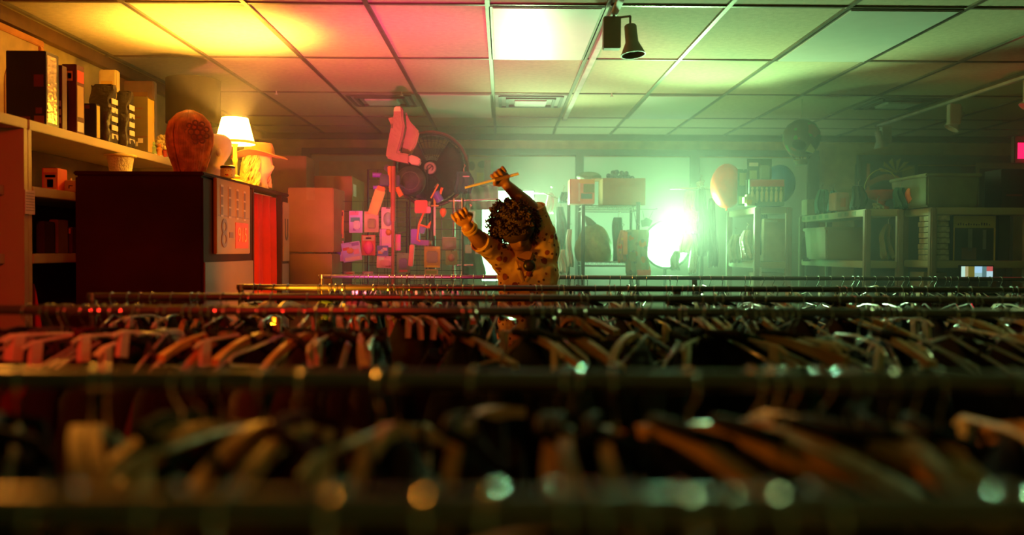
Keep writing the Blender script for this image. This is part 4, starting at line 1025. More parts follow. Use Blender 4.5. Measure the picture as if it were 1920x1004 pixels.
tag(t, 'crumpled clear bag bulging behind the colourful box on the wire shelf', 'bag')
x0, x1 = X_(1066, WY-.06), X_(1112, WY-.06)
box_item('colourful_box', 'orange, yellow and green picture box at the left end of the wire shelf', 'box', x1, WY-.16+.0, zA+.006, x1-x0, .22, at(1090, 339, WY).z-zA-.006, mat('salmon_card', (0.72, 0.36, 0.22), .5), 0,
   [('f', .38, 1, .82, 1, D_YE), ('f', .55, .98, .45, .80, D_GR), ('f', .34, .42, .1, .85, D_WH), ('f', .45, .9, .2, .42, D_TE), ('f', .0, .04, 0, 1, D_RED)])
# green bag with a horned top on the lower deck
t = thing('green_bag', 'big olive green bag with a curled tip on the lower wire shelf', 'bag', (X_(1117, WY), WY+.17, zB2+.004))
b = MB(); rings = []; n = 30
H_ = at(1117, 420, WY).z-zB2; W_ = (X_(1152, WY)-X_(1078, WY))/2
for j in range(15):
    v = j/14; rr_ = W_*(.86+.14*math.sin(math.pi*min(1, v*1.6)))*math.sqrt(max(0, 1-max(0, (v-.45)/.56)**2))
    rings.append([b.bm.verts.new((rr_*math.cos(2*math.pi*k/n), .15/W_*rr_*math.sin(2*math.pi*k/n)*(1+.08*math.sin(k*2+j)), H_*v)) for k in range(n)])
for p_, q_ in zip(rings, rings[1:]): b.bridge(p_, q_)
b.bm.faces.new(rings[0]); b.bm.faces.new(rings[-1])
b.build('bag_body', mat('olive_film', (0.30, 0.38, 0.14), .4, bump=.5, var=.3), t)
MB().tube([(-.02, 0, H_-.02), (-.05, 0, H_+.03), (-.09, 0, H_+.065), (-.12, 0, H_+.07)], [.05, .03, .015, .003], 10).build('curled_tip', mat('dark_olive_film', (0.12, 0.22, 0.12), .4), t)
cloth_thing(1148, 408, 1170, 488, WY-.05, 'costume', 'dark green costume hanging inside the wire shelf beside the bag', 'costume', mat('deep_green_cloth', (0.06, 0.20, 0.15), .8), 7, .7)
rc = cloth_thing(1172, 431, 1218, 516, WY-.26, 'costume', 'patchwork robot costume hanging from the right end of the wire shelf', 'costume', spotted('patchwork', (0.25, 0.45, 0.32), (0.55, 0.30, 0.12), (0.15, 0.30, 0.25), 9), 8, .9, [('side_stripe', -.12, .05, .45, .95, D_OR), ('side_stripe', .45, 1.0, -.02, .12, D_RED), ('patch', .1, .4, .3, .5, D_GR)], dp=.06)
MB().tube([(0, 0, at(1195, 431, WY-.26).z-rc.location.z), (0, .22, zA-.03-rc.location.z), (0, .27, zA+.004-rc.location.z)], .003, 6).build('hanging_wire', M_WIRE, rc)
cloth_thing(1158, 432, 1176, 492, WY-.25, 'costume', 'orange edged cloth hanging left of the patchwork costume', 'costume', spotted('patch_orange', (0.50, 0.32, 0.18), (0.65, 0.12, 0.05), (0.6, 0.5, 0.1), 12), 9, .8)
t = thing('wire_hook', 'thin wire arm sticking out right of the wire shelf', 'hook', (wx1, WY, at(1200, 393, WY).z+.0))
MB().tube([(.018, 0, 0), (.13, -.01, 0), (.16, -.01, .008)], .003, 6).build('rod', M_WIRE, t)
for a_, px, rz_, lab in ((0, 1205, 12, 'left of the two square dark tags hanging on the wire arm'), (1, 1222, -26, 'right of the two square dark tags hanging on the wire arm')):
    t = thing('square_tag', lab, 'tag', (X_(px, WY-.02), WY-.02, at(px, 400, WY).z), (0, R(-rz_), 0))
    MB().box(-.032, .032, -.008, .008, -.115, -.055).build('tag_body', mat('dull_teal_card', (0.10, 0.25, 0.18), .5), t, bevel=.003)
    MB().tube([(0, 0, -.055), (0, 0, .02)], .0015, 5).build('string', M_WIRE, t)
cloth_thing(1048, 360, 1064, 380, 7.4, 'dark_bundle', 'dark teal bundle hanging left of the colourful box', 'bundle', M_TEAL, 10, .9)
cloth_thing(1022, 362, 1042, 400, 7.6, 'costume', 'wispy white costume in the glare right of the raised arm', 'costume', M_PALE, 11, .5)
cloth_thing(1040, 388, 1062, 468, 7.5, 'costume', 'tall sea green costume right of the raised arm', 'costume', M_TEAL, 12, .6)
cloth_thing(1046, 468, 1064, 512, 7.45, 'costume', 'pale draped costume right of the person at rail height', 'costume', M_PALE, 13, .7)
cloth_thing(1062, 430, 1074, 500, 7.35, 'costume', 'narrow white costume beside the left post of the wire shelf', 'costume', M_PALE, 14, .7)
b = thing('display_rack', 'dark post display rack right of the standing person', 'display rack', (X_(1066, 7.45), 7.45, 0))
MB().tube([(0, 0, .02), (0, 0, Z_(378, 7.45))], .014, 10).build('post', M_WIRE, b)
MB().tube([(-.34, .1, Z_(360, 7.45)), (-.22, 0, Z_(362, 7.45)), (-.0, 0, Z_(379, 7.45)), (.02, 0, Z_(379, 7.45))], .006, 8).build('arm', M_CHROME, b)
MB().box(-.2, .2, -.2, .2, 0, .02).build('rack_base', M_WIRE, b)

# packaged costumes right of the floodlight
b = thing('display_rack', 'dark display rack right of the glaring film light', 'display rack', (X_(1316, 7.3), 7.3, 0))
MB().tube([(0, 0, .02), (0, 0, Z_(345, 7.3))], .014, 10).build('post', M_WIRE, b)
MB().tube([(-.28, 0, Z_(352, 7.3)), (.12, 0, Z_(352, 7.3))], .009, 10).build('arm', M_CHROME, b)
MB().box(-.2, .2, -.2, .2, 0, .02).build('rack_base', M_WIRE, b)
cloth_thing(1282, 358, 1304, 402, 7.3, 'packaged_costume', 'silvery packaged costume at the top of the rack right of the glare', 'costume', mat('crinkled_film', (0.70, 0.80, 0.72), .18, bump=.9), 21, .8)
cloth_thing(1280, 396, 1310, 436, 7.25, 'packaged_costume', 'crinkled clear packaged costume in the middle of that bright rack', 'costume', MATS['crinkled_film'], 22, .9)
cloth_thing(1274, 438, 1297, 474, 7.2, 'packaged_costume', 'pale pink packaged costume beside the glare', 'costume', mat('pinkish_film', (0.75, 0.55, 0.50), .3, bump=.5), 23, .9)
cloth_thing(1292, 440, 1308, 512, 7.3, 'packaged_costume', 'long white packaged costume beside the dark coats', 'costume', MATS['crinkled_film'], 24, .8)
cloth_thing(1308, 350, 1326, 480, 7.2, 'long_coat', 'long dark coat right of the crinkled packages', 'clothing', mat('near_black_cloth', (0.03, 0.06, 0.05), .8), 25, .6)
cloth_thing(1326, 372, 1344, 500, 7.3, 'long_coat', 'second long dark coat, behind the orange balloon', 'clothing', MATS['near_black_cloth'], 26, .6)
cloth_thing(1306, 340, 1318, 352, 7.15, 'frilly_hat', 'sparkling white frilly hat on top of the dark rack', 'hat', MATS['crinkled_film'], 27, .9)
cloth_thing(1258, 470, 1276, 506, 7.3, 'round_pillow', 'pale green rounded bundle at the foot of the glare', 'bundle', M_SEA, 28, .6)
# ---------------------------------------------------------------- right side: shelving, bins, balloons
M_POST = mat('shelf_post', (0.27, 0.22, 0.14), .5, var=.05); M_SB = mat('shelf_cream', (0.42, 0.40, 0.22), .5, var=.05)
def unit(px0, px1, Y, depth, zs, label, postw=.045):
    x0, x1 = X_(px0, Y), X_(px1, Y)
    t = thing('storage_shelf', label, 'shelf', ((x0+x1)/2, Y+depth/2, 0)); hw = (x1-x0)/2
    for sx in (-1, 1):
        for sy in (-1, 1): MB().box(sx*hw-postw/2, sx*hw+postw/2, sy*depth/2-postw/2, sy*depth/2+postw/2, 0, zs[0]).build('post', M_POST, t, bevel=.008)
    for z in zs: MB().box(-hw-.01, hw+.01, -depth/2-.012, depth/2+.012, z-.05, z).build('shelf_board', M_SB, t, bevel=.006)
    return t, x0, x1
z1 = at(1440, 388, 6.5).z
unit(1419, 1478, 6.5, .80, (z1, z1-.42, .92, .45), 'cream shelf unit below the orange and blue balloons')
z2 = at(1620, 392, 5.95).z
u2, ux0, ux1 = unit(1625, 1686, 5.95, 1.30, (z2, at(1620, 490, 5.95).z, .9, .45), 'long cream shelf unit holding the shiny metal bin')
z3 = at(1750, 389, 5.7).z
u3, vx0, vx1 = unit(1748, 1925, 5.7, .40, (z3, at(1750, 489, 5.7).z, .9, .45), 'wide dim shelf unit at the right edge of the photo')
# price stickers along the shelf edge that faces left
tk = 0
for k in range(9):
    y = 6.15 + k*.13
    if k in (3, ): continue
    st = MB().box(-.0012, .0, -.035, .035, -.038, -.010).build('shelf_sticker', mat('sticker_grey', (0.20, 0.25, 0.12), .6), u2, loc=(-(ux1-ux0)/2-.0102, y-(5.95+.65), z2))

# balloons and packages above the first unit
def balloon(px0, px1, py0, py1, Y, m, label, sx_=0):
    c = at((px0+px1)/2, (py0+py1)/2, Y); zb_l = z1; rx_ = (X_(px1, Y)-X_(px0, Y))/2; rz_ = (Z_(py0, Y)-Z_(py1, Y))/2
    t = thing('balloon', label, 'balloon', c)
    MB().sph((0, 0, 0), (rx_, .13, rz_), 32, 20).build('balloon_skin', m, t)
    MB().lathe([(.002, 0), (.012, -.02), (.004, -.022)], (0, 0, -rz_+.004), 12).build('knot', m, t)
    MB().tube([(0, 0, -rz_-.01), (.01, .0, -rz_-.03), (sx_, 0, z1-c.z)], .0015, 5).build('string', M_SB, t)
balloon(1333, 1392, 307, 391, 6.75, mat('orange_balloon', (0.75, 0.07, 0.01), .45), 'big round orange balloon above the cream shelf unit', .20)
balloon(1432, 1490, 309, 381, 6.78, mat('blue_balloon', (0.01, 0.16, 0.50), .45), 'round blue balloon behind the toy figure pack')
t = pack(1397, 299, 1443, 385, 6.52, 'big dark toy package with a rounded clear dome, between the balloons', mat('dark_green_card', (0.05, 0.10, 0.07), .5), ('box', mat('grey_green_blister', (0.25, 0.33, 0.25), .2), (.68, .70, .20)), [(.08, .45, .84, .92, D_WH), (.1, .4, .45, .75, mat('olive_print', (.35, .42, .2), .5)), (.45, .95, .1, .45, D_TE)])
t = pack(1380, 318, 1400, 386, 6.60, 'dark teal package edge overlapping the orange balloon', mat('dark_teal_card', (0.04, 0.14, 0.11), .5), None, [(.15, .8, .55, .9, mat('olive_print', (0, 0, 0))), (.1, .9, .04, .25, D_GR)])
fp = box_item('figure_pack', 'wide clear pack with a row of small toy figures below the blue balloon', 'toy package', X_(1470, 6.45), 6.45, z1+.004, X_(1470, 6.45)-X_(1404, 6.45), .12, at(1440, 337, 6.45).z-z1, mat('figure_pack_card', (0.12, 0.22, 0.15), .5), 0, [('f', .02, .98, .72, .98, D_RED)])
w_ = X_(1470, 6.45)-X_(1404, 6.45)
for k in range(7):
    x_ = -w_/2+w_*(k+.6)/7.4
    MB().lathe([(.008, .03), (.013, .05), (.012, .10), (.005, .118)], (x_, -.065, 0), 12).sph((x_, -.065, .130), (.010, .010, .013), 10, 8).build('toy_figure', mat('figure_cream', (0.60, 0.60, 0.38), .5), fp)
box_item('pale_bag', 'crumpled pale bag at the front left of the cream shelf unit', 'bag', X_(1408, 6.6), 6.42, z1+.004, .10, .10, .085, mat('pale_green_film', (0.45, 0.50, 0.30), .4, bump=.6), 0, [('f', .1, .5, .1, .5, D_YE)], bevel=.02)
# second board of unit one: bins and clothes
box_item('cream_tote', 'pale tan tote box tilted between the posts of the cream shelf unit', 'box', X_(1473, 6.62), 6.62, z1-.42+.004, .17, .30, .33, mat('tote_tan', (0.48, 0.42, 0.26), .6), R(0), [('f', .0, .6, .93, .97, M_PALE)])
cloth_thing(1424, 400, 1441, 478, 6.7, 'dark_bundle', 'dark green bundle hanging between the shelf posts', 'bundle', MATS['near_black_cloth'], 31, .8)
cloth_thing(1388, 432, 1412, 486, 6.6, 'bottle_bunch', 'bunch of glinting bottles beside the left shelf post', 'bottles', MATS['crinkled_film'], 33, .5)
cloth_thing(1366, 440, 1390, 492, 6.9, 'green_sack', 'lumpy green sack on the side shelf behind the bottles', 'sack', M_SEA, 34, .7)
zz = z1-.42
box_item('square_tote', 'plain tan box under the lowest visible board of the cream shelf unit', 'box', X_(1474, 6.6), 6.6, .924, .20, .3, .36, mat('tote_tan', (0, 0, 0)), 0)
tg = tag(MB().box(-.014, .014, -.001, .001, -.09, 0).build('price_tag', M_PALE, loc=(X_(1425, 6.48), 6.486, z1-.42-.04)), 'small pale price tag hanging from the lower board of the cream shelf unit', 'tag')

# hanging paper balloon
SY = 7.0
c = at(1503, 258, SY); r_ = (X_(1537, SY)-X_(1469, SY))/2
t = thing('hanging_balloon_lantern', 'mottled hot air balloon ornament with dark openings hanging from the ceiling', 'ornament', c)
def mottled():
    m = mat('mottled_paper', (0.10, 0.10, 0.06), .75, var=.25)
    nt = m.node_tree; b = nt.nodes['Principled BSDF']; src = b.inputs['Base Color'].links[0].from_socket
    tc = next(n for n in nt.nodes if n.type == 'TEX_COORD')
    for sc_, col, th in ((7, (0.05, 0.24, 0.03), .56), (5, (0.26, 0.10, 0.06), .60)):
        nz = nt.nodes.new('ShaderNodeTexNoise'); nz.inputs['Scale'].default_value = sc_
        nt.links.new(tc.outputs['Object'], nz.inputs['Vector'])
        gt = nt.nodes.new('ShaderNodeMath'); gt.operation = 'GREATER_THAN'; gt.inputs[1].default_value = th
        nt.links.new(nz.outputs['Fac'], gt.inputs[0])
        mx = nt.nodes.new('ShaderNodeMix'); mx.data_type = 'RGBA'
        nt.links.new(gt.outputs[0], mx.inputs[0]); nt.links.new(src, mx.inputs[6]); mx.inputs[7].default_value = col + (1,)
        src = mx.outputs[2]
    nt.links.new(src, b.inputs['Base Color']); return m
MB().lathe([(.001, r_), (r_*.4, r_*.92), (r_*.75, r_*.68), (r_*.96, r_*.3), (r_, 0), (r_*.96, -r_*.30), (r_*.82, -r_*.62), (r_*.62, -r_*.92), (r_*.50, -r_*1.02)], n=36).build('paper_globe', mottled(), t)
MB().sph((-r_*.30, -r_*.62, -r_*.42), (r_*.42, r_*.32, r_*.36), 20, 12).sph((r_*.20, -r_*.55, -r_*.75), (r_*.25, r_*.25, r_*.22), 16, 10).build('dark_opening', mat('opening_dark', (0.015, 0.02, 0.015), .8), t)
MB().prism([(-r_*.1, -r_*.85), (r_*.15, -r_*.45), (r_*.40, -r_*.80), (r_*.30, -r_*.95)], -r_*.98, -r_*.90).build('pale_patch', mat('patch_olive', (0.42, 0.45, 0.18), .6), t)
bk = MB()
for k in range(6):
    a = k*math.pi/3; bk.tube([(r_*.5*math.cos(a), r_*.5*math.sin(a), -r_), (r_*.30*math.cos(a), r_*.30*math.sin(a), -r_*1.30)], .003, 5)
bk.build('rigging', M_WIRE, t)
MB().lathe([(r_*.30, -r_*1.50), (r_*.36, -r_*1.26), (r_*.33, -r_*1.26), (r_*.27, -r_*1.46), (.001, -r_*1.46)], n=20).tube([(r_*.36*math.cos(a*math.pi/8), r_*.36*math.sin(a*math.pi/8), -r_*1.27) for a in range(16)], .010, 8, closed=True).build('basket', mat('basket_grey', (0.24, 0.28, 0.20), .8), t)
MB().tube([(0, 0, r_), (0, 0, H-c.z)], .004, 6).build('cord', mat('pale_cord', (0.45, 0.50, 0.30), .6), t)

# on top of unit two
def top2(px0, px1, pyt, Y, name, label, cat, m, dec=(), d_=.14, zb=None, bevel=.006):
    x0, x1 = X_(px0, Y), X_(px1, Y); zb = z2+.003 if zb is None else zb
    return box_item(name, label, cat, x1, Y, zb, x1-x0, d_, at((px0+px1)/2, pyt, Y).z-zb, m, 0, dec, bevel)
top2(1513, 1529, 374, 7.02, 'small_carton', 'pale tan box at the far left end of the long shelf', 'box', mat('tote_tan', (0, 0, 0)))
cloth_thing(1528, 356, 1552, 400, 6.92, 'teal_pouch', 'teal pouch standing on the long shelf left of the pink box', 'pouch', M_TEAL, 41, .8)
cloth_thing(1552, 358, 1570, 397, 6.66, 'blue_globe', 'rounded blue green toy on the long shelf left of the pink box', 'toy', mat('blue_green_plastic', (0.04, 0.26, 0.30), .4), 42, .75)
top2(1566, 1591, 361, 6.25, 'pink_box', 'pale pink box with an orange spot on the long shelf', 'box', mat('pale_pink_card', (0.48, 0.34, 0.24), .6), [('f', .35, .75, .2, .7, mat('salmon_print', (.55, .25, .15), .5))])
cloth_thing(1594, 349, 1622, 392, 6.12, 'dark_bundle', 'dark lumpy bundle at the front end of the long shelf', 'bundle', MATS['near_black_cloth'], 43, .7)
# basket and colourful toys on the right half
t = thing('toy_basket', 'shallow red orange bowl with tall wire handle on the long shelf', 'basket', (X_(1652, 6.2), 6.2, z2+.003))
zb_ = at(1652, 366, 6.2).z-z2; 
MB().lathe([(.05, 0), (.055, zb_*.2), (.02, zb_*.35), (.03, zb_*.6), (.08, zb_*.72), (.125, zb_*1.25), (.12, zb_*1.25), (.06, zb_*.8), (.001, zb_*.78)], n=32).build('bowl', mat('red_orange_bowl', (0.60, 0.12, 0.03), .4), t)
MB().tube([(.13*math.cos(math.pi*k/16), 0, zb_*1.2+.16*math.sin(math.pi*k/16)) for k in range(17)], .004, 6).build('handle', mat('olive_wire', (0.35, 0.38, 0.10), .4), t)
cloth_thing(1636, 381, 1652, 392, 6.05, 'trinket', 'small cluttered olive trinket in front of the red bowl', 'trinket', M_OLV, 44, .7)
cloth_thing(1674, 352, 1700, 391, 6.02, 'teal_pouch', 'dark teal pouch right of the red bowl', 'pouch', mat('dark_teal_cloth', (0.03, 0.14, 0.12), .7), 45, .7)
cloth_thing(1700, 350, 1712, 380, 5.95, 'orange_pouch', 'small orange toy wedged beside the clear storage bin', 'toy', M_ORG, 46, .7)
# poster in the second window
PYY = 9.09
x0, x1 = X_(1612, PYY), X_(1719, PYY); za, zb_ = at(1665, 304, PYY).z, at(1665, 372, PYY).z
t = thing('window_poster', 'dark poster with orange and yellow bird-like shapes in the right window', 'poster', ((x0+x1)/2, PYY, zb_)); w_ = x1-x0; h_ = za-zb_
MB().box(-w_/2, w_/2, -.004, .004, 0, h_).build('poster_sheet', mat('poster_dark', (0.05, 0.09, 0.05), .5), t)
MB().box(-w_*.40, -w_*.345, -.007, -.004, .05*h_, .95*h_).build('orange_bar', D_OR, t)
g = MB()
for k in range(6):
    a = R(20+28*k); g.prism([(w_*.12, h_*.70), (w_*.12+.20*math.cos(a), h_*.70+.16*math.sin(a)), (w_*.12+.17*math.cos(a+.25), h_*.70+.13*math.sin(a+.25))], -.0075, -.004)
g.build('yellow_leaves', mat('leaf_yellow', (0.50, 0.42, 0.04), .5), t)
MB().prism([(-w_*.38+w_*.7*k/12, h_*.45+h_*.22*math.sin(math.pi*k/12)) for k in range(13)] + [(w_*.32-w_*.7*k/12, h_*.30+h_*.20*math.sin(math.pi*(1-k/12))) for k in range(13)], -.007, -.004).build('orange_wing', mat('wing_orange', (0.60, 0.25, 0.03), .5), t)
MB().box(w_*.22, w_*.44, -.0065, -.004, h_*.35, h_*.92).build('olive_block', mat('olive_print2', (0.30, 0.28, 0.05), .5), t)
t = thing('window_poster', 'pale bordered poster in the dark window near the exit sign', 'poster', (X_(1860, PYY), PYY, at(1860, 385, PYY).z)); h_ = at(1860, 306, PYY).z-t.location.z
MB().box(-.19, .30, -.004, .004, 0, h_).build('poster_sheet', mat('poster_black', (0.02, 0.03, 0.02), .5), t)
MB().box(-.19, .30, -.006, -.004, h_-.06, h_).box(-.19, -.15, -.006, -.004, 0, h_-.06).build('pale_border', mat('border_tan', (0.30, 0.28, 0.12), .5), t)

# bins
def bin_(xc, y, z, w_, d_, h_, label, m, lid=None, taper=1.10):
    t = thing('storage_bin', label, 'bin', (xc, y, z))
    b = MB().box(-w_/2, w_/2, -d_/2, d_/2, 0, h_, taper=taper)
    b.build('bin_body', m, t, bevel=.012)
    MB().box(-w_*taper/2-.01, w_*taper/2+.01, -d_*taper/2-.01, d_*taper/2+.01, h_-.012, h_+.012).build('lid' if lid else 'bin_rim', lid or m, t, bevel=.006)
    return t
zc = at(1560, 490, 6.3).z
h_ = at(1560, 428, 6.15).z-(z2-.0) ; zmid = at(1620, 490, 5.95).z
x0, x1 = X_(1538, 6.4), X_(1584, 6.4)
bin_((x0+x1)/2+.10, 6.62, zmid+.004, (x1-x0)+.10, .42, at(1560, 430, 6.4).z-zmid, 'shiny pale bin catching a bright vertical highlight on the long shelf', mat('shiny_bin', (0.45, 0.45, 0.26), .16, .35, var=.05))
cloth_thing(1504, 444, 1534, 488, 7.0, 'dark_bundle', 'dark reddish bundle left of the shiny bin', 'bundle', mat('dark_rose_cloth', (0.12, 0.08, 0.06), .8), 51, .7)
cloth_thing(1650, 420, 1680, 486, 6.1, 'pale_sack', 'slumped olive sack on the lower board right of the shiny bin', 'sack', mat('olive_sack', (0.20, 0.22, 0.09), .7), 52, .4)
x0, x1 = X_(1712, 5.65), X_(1742, 5.65)
bin_(X_(1745, 5.72)+.13, 5.95, z3+.004, .34, .50, at(1740, 331, 5.75).z-z3, 'cloudy clear storage bin with a grey lid on the wide dim shelf unit', mat('cloudy_bin', (0.16, 0.19, 0.09), .25), mat('grey_lid', (0.20, 0.24, 0.13), .4), 1.06)
bk0 = None
for k in range(9):
    zz_ = zmid2 = at(1750, 489, 5.7).z+.002 + k*.038
    if bk0 is None: bk0 = MB().box(-.055, .055, -.10, .10, 0, .034).build('boxed_cassette', mat('cassette_cream', (0.40, 0.38, 0.22), .5, var=.35, scale=30), bevel=.002); o = bk0
    else: o = bk0.copy(); C.objects.link(o)
    o.location = (X_(1748, 5.7)+.06+rnd.uniform(-.004, .004), 5.80+rnd.uniform(-.01, .01), zz_)
    tag(o, 'boxed set in the pale stack at the left end of the dim shelf', 'box', 'stack of boxed sets on the dim shelf')
zq = at(1750, 489, 5.7).z+.002
bg = box_item('board_game', 'large yellow and black window box on the dim shelf at right', 'box', X_(1866, 5.72), 5.72, zq, X_(1866, 5.72)-X_(1787, 5.72), .14, at(1827, 404, 5.72).z-zq, mat('black_game_card', (0.03, 0.03, 0.02), .45), 0,
   [('f', 0, 1, .72, .99, mat('game_yellow', (0.42, 0.38, 0.08), .5)), ('f', .0, .03, .0, .72, D_YE), ('f', .96, 1, .0, .72, D_YE), ('f', .35, .45, .2, .70, mat('grey_print', (.20, .19, .16), .5)), ('f', .7, .78, .25, .68, mat('grey_print', (0, 0, 0))), ('f', .2, .55, .02, .28, mat('brown_print', (.20, .10, .06), .5))])
g = MB(); rnd = random.Random(9); w_ = X_(1866, 5.72)-X_(1787, 5.72); hh = at(1827, 404, 5.72).z-zq
for k in range(13): g.box(-w_*.40+w_*.8*k/13, -w_*.40+w_*.8*k/13+w_*.035*rnd.uniform(.5, 1), -.0725, -.0712, hh*.775, hh*(.80+.04*rnd.random()))
g.build('tiny_lettering', C_BLK, bg)
box_item('dark_box', 'dark box left of the yellow and black window box', 'box', X_(1782, 5.75), 5.75, zq, .09, .14, .24, mat('dim_carton', (0.06, 0.06, 0.03), .5), 0)
box_item('dark_box', 'dark upright box right of the yellow and black window box', 'box', X_(1893, 5.75), 5.75, zq, .08, .14, .31, mat('dim_carton', (0, 0, 0)), 0)
box_item('dark_box', 'large black box on the dim shelf under the exit sign', 'box', X_(1925, 5.75), 5.75, z3+.003, .18, .2, .26, C_BLK, 0, [('f', .2, .8, .3, .35, D_DK)])
box_item('dark_carton', 'long dark carton behind the cloudy clear bin', 'box', X_(1832, 6.2), 6.2, z3+.003, .30, .2, .24, mat('dim_carton', (0, 0, 0)), 0)
box_item('tan_crate', 'tan crate on the third board under the stack of boxed sets', 'box', X_(1752, 5.72)+.12, 5.78, .904, .16, .2, at(1745, 495, 5.72).z-.904-.06, mat('crate_tan', (0.28, 0.22, 0.12), .6), 0, [('f', .45, .95, .3, .9, C_BLK)])
# small lit screen
t = thing('small_screen', 'small glowing screen low at right showing stripes of a room', 'screen', (X_(1832.5, 5.66), 5.66, at(1832, 522, 5.66).z))
w_ = X_(1862, 5.66)-X_(1803, 5.66); h_ = at(1832, 500, 5.66).z-at(1832, 522, 5.66).z
MB().box(-w_/2-.008, w_/2+.008, 0, .03, -.008, h_+.008).build('bezel', C_BLK, t, bevel=.003)
MB().box(-.03, .03, .03, .05, -(t.location.z-.90), h_*.5).build('stand', C_BLK, t)
def scr(u0, u1, v0, v1, c, e): MB().box(-w_/2+u0*w_, -w_/2+u1*w_, -.0015, 0, v0*h_, v1*h_).build('lit_area', mat('screen_%d_%d' % (int(u0*100), int(v0*100)), c, .4, emit=c, es=e), t, smooth=False)
scr(0, .12, 0, 1, (.55, .85, .72), .9); scr(.12, .22, 0, 1, (.60, .52, .25), .6); scr(.22, .42, 0, 1, (.25, .22, .03), .5)
scr(.42, .66, 0, .45, (.35, .60, .62), .8); scr(.42, .66, .45, 1, (.40, .70, .95), .9); scr(.66, .80, 0, 1, (.15, .30, .32), .6)
scr(.80, 1, 0, .6, (.50, .75, .85), .9); scr(.80, 1, .6, 1, (.70, .12, .12), .7)
# exit sign
EY = 6.0
ex0 = X_(1905, EY); t = thing('exit_sign', 'glowing red exit sign cut off by the right edge of the photo', 'exit sign', (ex0+.16, EY, at(1915, 298, EY).z)); hh = at(1915, 268, EY).z-t.location.z
MB().box(-.18, .18, 0, .05, -.03, hh+.05).build('housing', mat('sign_housing', (0.06, 0.05, 0.04), .5), t, bevel=.006)
MB().box(-.16, .16, -.004, 0, 0, hh).build('lit_face', mat('exit_red', (1, .02, .10), .4, emit=(1.0, 0.01, 0.10), es=1.6), t)
lettering('EXIT', .115, mat('exit_letter', (0.30, 0.0, 0.01), .5), t, (0, -.006, hh/2), sx=1.0)
MB().tube([(0, .025, hh+.05), (0, .025, H-t.location.z)], .012, 10).build('mount', M_STEEL, t)
lamp('exit_sign_glow', 'POINT', (ex0+.16, EY-.06, t.location.z+.03), (1, .02, .05), 1.6, .05)

# hanging laundry of small things filling the far racks' background right of the booth
# ---------------------------------------------------------------- the standing person
PYD = 4.42
def W(px, py, Y): return at(px, py, Y)
def limb(b, pts, rad, n=16):
    """closed tapering limb with round joints"""
    fine, rr_ = [], []
    for k in range(len(pts)-1):
        for q in range(6): fine.append(pts[k].lerp(pts[k+1], q/6)); rr_.append(rad[k]+(rad[k+1]-rad[k])*q/6)
    fine.append(pts[-1]); rr_.append(rad[-1])
    b.tube(fine, rr_, n)
    for p_, r_ in zip(pts, rad): b.sph(p_, r_*.995, n, 10)
def trunk(b, secs, n=28):
    """closed stack of ellipses: (centre, rx, ry)"""
    rings = []
    for c_, rx_, ry_ in secs: rings.append([b.bm.verts.new((c_.x+rx_*math.cos(2*math.pi*k/n), c_.y+ry_*math.sin(2*math.pi*k/n), c_.z+.25*(c_.x-secs[0][0].x)*0)) for k in range(n)])
    for p_, q_ in zip(rings, rings[1:]): b.bridge(p_, q_)
    b.bm.faces.new(rings[0]); b.bm.faces.new(rings[-1])
def fused(b, name, m, parent, voxel, smooth):
    b.bm.transform(Matrix.Translation(-org))
    o = b.build(name, m, parent)
    r_ = o.modifiers.new('one_surface', 'REMESH'); r_.mode = 'VOXEL'; r_.voxel_size = voxel; r_.use_smooth_shade = True
    s_ = o.modifiers.new('soften', 'SMOOTH'); s_.factor = .5; s_.iterations = smooth
    return o
hip = Vector((.125, PYD, .95)); chest = W(990, 520, PYD); chest.y = PYD
sR = W(948, 486, PYD-.02); sL = W(1022, 468, PYD+.02)      # image left and image right shoulders
neck = W(982, 474, PYD-.01)
eR = W(905, 457, PYD-.20); hR = W(876, 424, PYD-.32)
eL = W(1003, 398, PYD-.06); hL = W(950, 347, PYD-.17)
headc = W(968, 432, PYD-.13)
belly = (hip + chest)/2
up_ = Vector((0, 0, 1))
org = Vector((hip.x, PYD, 0))
person = thing('person', 'person in a yellow spotted shirt, head bowed, both arms raised with a stick', 'person', org)
M_SKIN = mat('brown_skin', (0.30, 0.13, 0.06), .5, var=.08)
bb = MB()
trunk(bb, [(hip-up_*.10, .09, .07), (hip-up_*.05, .150, .105), (hip+up_*.05, .150, .105), (belly, .120, .090), (chest, .140, .100), (neck.lerp(chest, .45), .130, .088), (neck.lerp(chest, .15), .075, .065), (neck, .052, .052)])
limb(bb, [neck.lerp(chest, .2), neck, neck.lerp(headc, .5)], [.062, .054, .052])
limb(bb, [neck.lerp(chest, .45), sR, sR.lerp(eR, .5), eR, eR.lerp(hR, .35), hR], [.070, .060, .048, .040, .041, .026])
limb(bb, [neck.lerp(chest, .45), sL, sL.lerp(eL, .5), eL, eL.lerp(hL, .35), hL], [.070, .060, .048, .040, .041, .026])
for dx in (-.095, .095):
    k_ = Vector((hip.x+dx*1.15, PYD-.02, .50)); a_ = Vector((hip.x+dx*1.3, PYD+.02, .09)); toe = Vector((hip.x+dx*1.5, PYD-.14, .035))
    limb(bb, [Vector((hip.x+dx, PYD, .86)), k_, k_.lerp(a_, .35), a_, toe], [.088, .056, .055, .038, .032])
